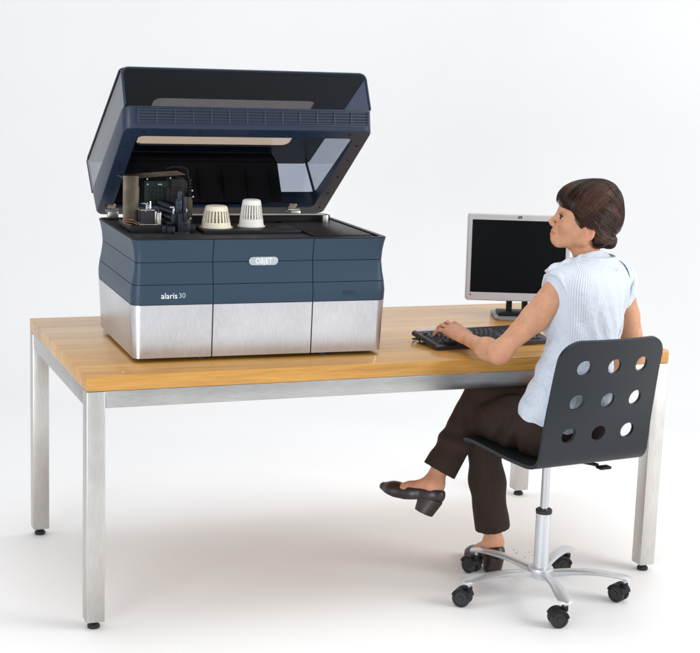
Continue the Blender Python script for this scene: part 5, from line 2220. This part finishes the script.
            alive &= hair_cut(P2) <= lim_
            length += alive
            P = np.where(alive[:, None], P2, P)
            path.append(P)
        path = np.stack(path, 1)
        for a in range(n_):
            m = int(length[a])
            if m < 4:
                continue
            r0 = rng.uniform(rlo, rhi)
            rads = []
            for i in range(m):
                f = i / (m - 1)
                rads.append(r0 * min(1, 0.3 + f * 5) * (1 if f < 0.65 else max(0.12, 1 - (f - 0.65) / 0.38)))
            n0 = len(strands.v)
            strands.tube([Vector([float(v) for v in q]) for q in path[a, :m]], rads, 4)
            tones.extend([min(1, max(0, rng.normal(tone_[a], 0.13)))] * (len(strands.v) - n0))
    U_ = lambda a, b, n: rng.uniform(a, b, n)
    # fringe: from the crown, swept forward and down to her left temple
    n = 1500
    a = U_(0, 1, n)
    st = np.stack([-0.040 + 0.035 * U_(-1, 1, n) + 0.02 * (1 - a), -0.048 + 0.10 * a + 0.004 * rng.normal(size=n), np.full(n, 0.16)], 1)
    end = np.stack([0.108 - 0.100 * np.maximum(0, a - 0.1) + 0.008 * rng.normal(size=n), 0.002 + 0.085 * a, 0.030 - 0.034 * a], 1)
    grow(st, lambda H: end - H, 28, 0.0062, 0.0006, 0.0014, -0.0008, 0.0022, a * 26 + rng.normal(size=n) * 0.25)
    # back and sides: combed back into the twist
    n = 2200
    sg = np.where(rng.rand(n) < 0.6, 1.0, -1.0)
    st = np.stack([U_(-0.09, 0.045, n), sg * U_(0.005, 0.08, n), U_(0.0, 0.16, n) ** 1.0], 1)
    st[:, 0] = np.where(st[:, 2] > 0.09, np.minimum(st[:, 0], -0.035 + 0.01 * rng.normal(size=n)), st[:, 0])
    zz = st[:, 2]
    tz = -0.015 + 0.095 * zz / 0.16 + 0.006 * rng.normal(size=n)
    grow(st, lambda H: np.stack([-0.122 - H[:, 0], 0.012 * sg - H[:, 1], tz - H[:, 2]], 1), 22, 0.0068, 0.0006, 0.0014, -0.0008, 0.0024, zz / 0.16 * 30 + 50 * (sg > 0) + rng.normal(size=n) * 0.3)
    # over the ear and nape: down and back into the knot
    n = 420
    sg2 = np.where(rng.rand(n) < 0.6, 1.0, -1.0)
    st = np.stack([U_(-0.06, 0.024, n), sg2 * U_(0.05, 0.08, n), U_(-0.03, 0.05, n)], 1)
    grow(st, lambda H: np.stack([-0.098 - H[:, 0], 0.02 * sg2 - H[:, 1], -0.020 - H[:, 2]], 1), 18, 0.006, 0.0007, 0.0017, -0.0006, 0.002, st[:, 2] * 260 + 900)
    # upwards from the nape
    n = 260
    st = np.stack([U_(-0.075, -0.03, n), U_(-0.05, 0.06, n), U_(-0.062, -0.04, n)], 1)
    grow(st, lambda H: np.stack([-0.104 - H[:, 0], 0.006 - H[:, 1] * 0.5, 0.012 - H[:, 2]], 1), 12, 0.005, 0.0007, 0.0015, -0.0006, 0.0014)
    # coils of the twist and the knot
    n = 320
    ph = U_(0, 6.28, n)
    st = np.stack([np.full(n, -0.118), 0.036 * np.cos(ph), 0.042 + 0.046 * np.sin(ph)], 1)
    grow(st, lambda H: np.stack([-0.02 * (H[:, 0] + 0.12), -(H[:, 2] - 0.042), H[:, 1]], 1), 16, 0.006, 0.0008, 0.0018, -0.0004, 0.0022)
    n = 240
    ph = U_(0, 6.28, n)
    st = np.stack([np.full(n, -0.112), 0.010 + 0.028 * np.cos(ph), -0.020 + 0.018 * np.sin(ph)], 1)
    grow(st, lambda H: np.stack([0.3 * (H[:, 2] + 0.02), -(H[:, 2] + 0.02), H[:, 1] - 0.010], 1), 14, 0.005, 0.0008, 0.0016, -0.0002, 0.0022)
    # loose ends standing off the outline
    n = 190
    sg3 = np.where(rng.rand(n) < 0.6, 1.0, -1.0)
    st = np.stack([U_(-0.12, 0.03, n), sg3 * U_(0, 0.06, n), U_(0.0, 0.13, n)], 1)
    grow(st, lambda H: np.stack([-0.13 - H[:, 0], 0.01 * sg3 - H[:, 1], 0.01 - H[:, 2]], 1), 14, 0.006, 0.0003, 0.0006, 0.001, 0.011)
    # wisps in front of the ear
    n = 70
    st = np.stack([U_(0.012, 0.034, n), np.where(rng.rand(n) < 0.5, 1, -1) * 0.075, U_(0.01, 0.035, n)], 1)
    grow(st, lambda H: np.stack([0.012 - H[:, 0], 0 * H[:, 1], -0.05 - H[:, 2]], 1), 9, 0.005, 0.0005, 0.0009, -0.004, 0.001)
    # merge strands and base in one hair mesh
    bmv = vco(mh)
    bq = np.empty(len(mh.loops), np.int32)
    mh.loops.foreach_get('vertex_index', bq)
    faces = bq.reshape(-1, 4).tolist()
    allv = [tuple(float(c) for c in v) for v in bmv] + [tuple(v) for v in strands.v]
    allf = faces + [[i + base_n for i in f] for f in strands.f]
    m2 = bpy.data.meshes.new('hair')
    m2.from_pydata(allv, [], allf)
    m2.polygons.foreach_set('use_smooth', [True] * len(m2.polygons))
    attr(m2, 'tone', np.concatenate([np.full(base_n, 0.08), np.array(tones)]))  # base darker than the strands: shade between locks put into its colour
    bpy.data.meshes.remove(mh)
    link('hair', m2, M_HAIR, root)


person()


# ------------------------------------------------------------------ specks of dirt on the floor
def dust():
    b = MB()
    rng = random.Random(5)
    for cx, cy, n, sp in ((1.70, 0.30, 16, 0.045),):
        for i in range(n):
            x, y = cx + rng.gauss(0, sp), cy + rng.gauss(0, sp * 0.8)
            s = rng.uniform(0.0012, 0.0038)
            m = rng.randint(5, 7)
            pts = [(x + s * rng.uniform(0.6, 1.3) * math.cos(6.283 * k / m), y + s * rng.uniform(0.6, 1.3) * math.sin(6.283 * k / m)) for k in range(m)]
            b.prism(pts, 0.0006, Matrix.Translation((0, 0, 0.0)))
    o = b.build('floor_dirt', M_DUST)
    tag(o, 'small dark specks of dirt on the white floor beside the chair base', 'dirt', kind='stuff')


dust()
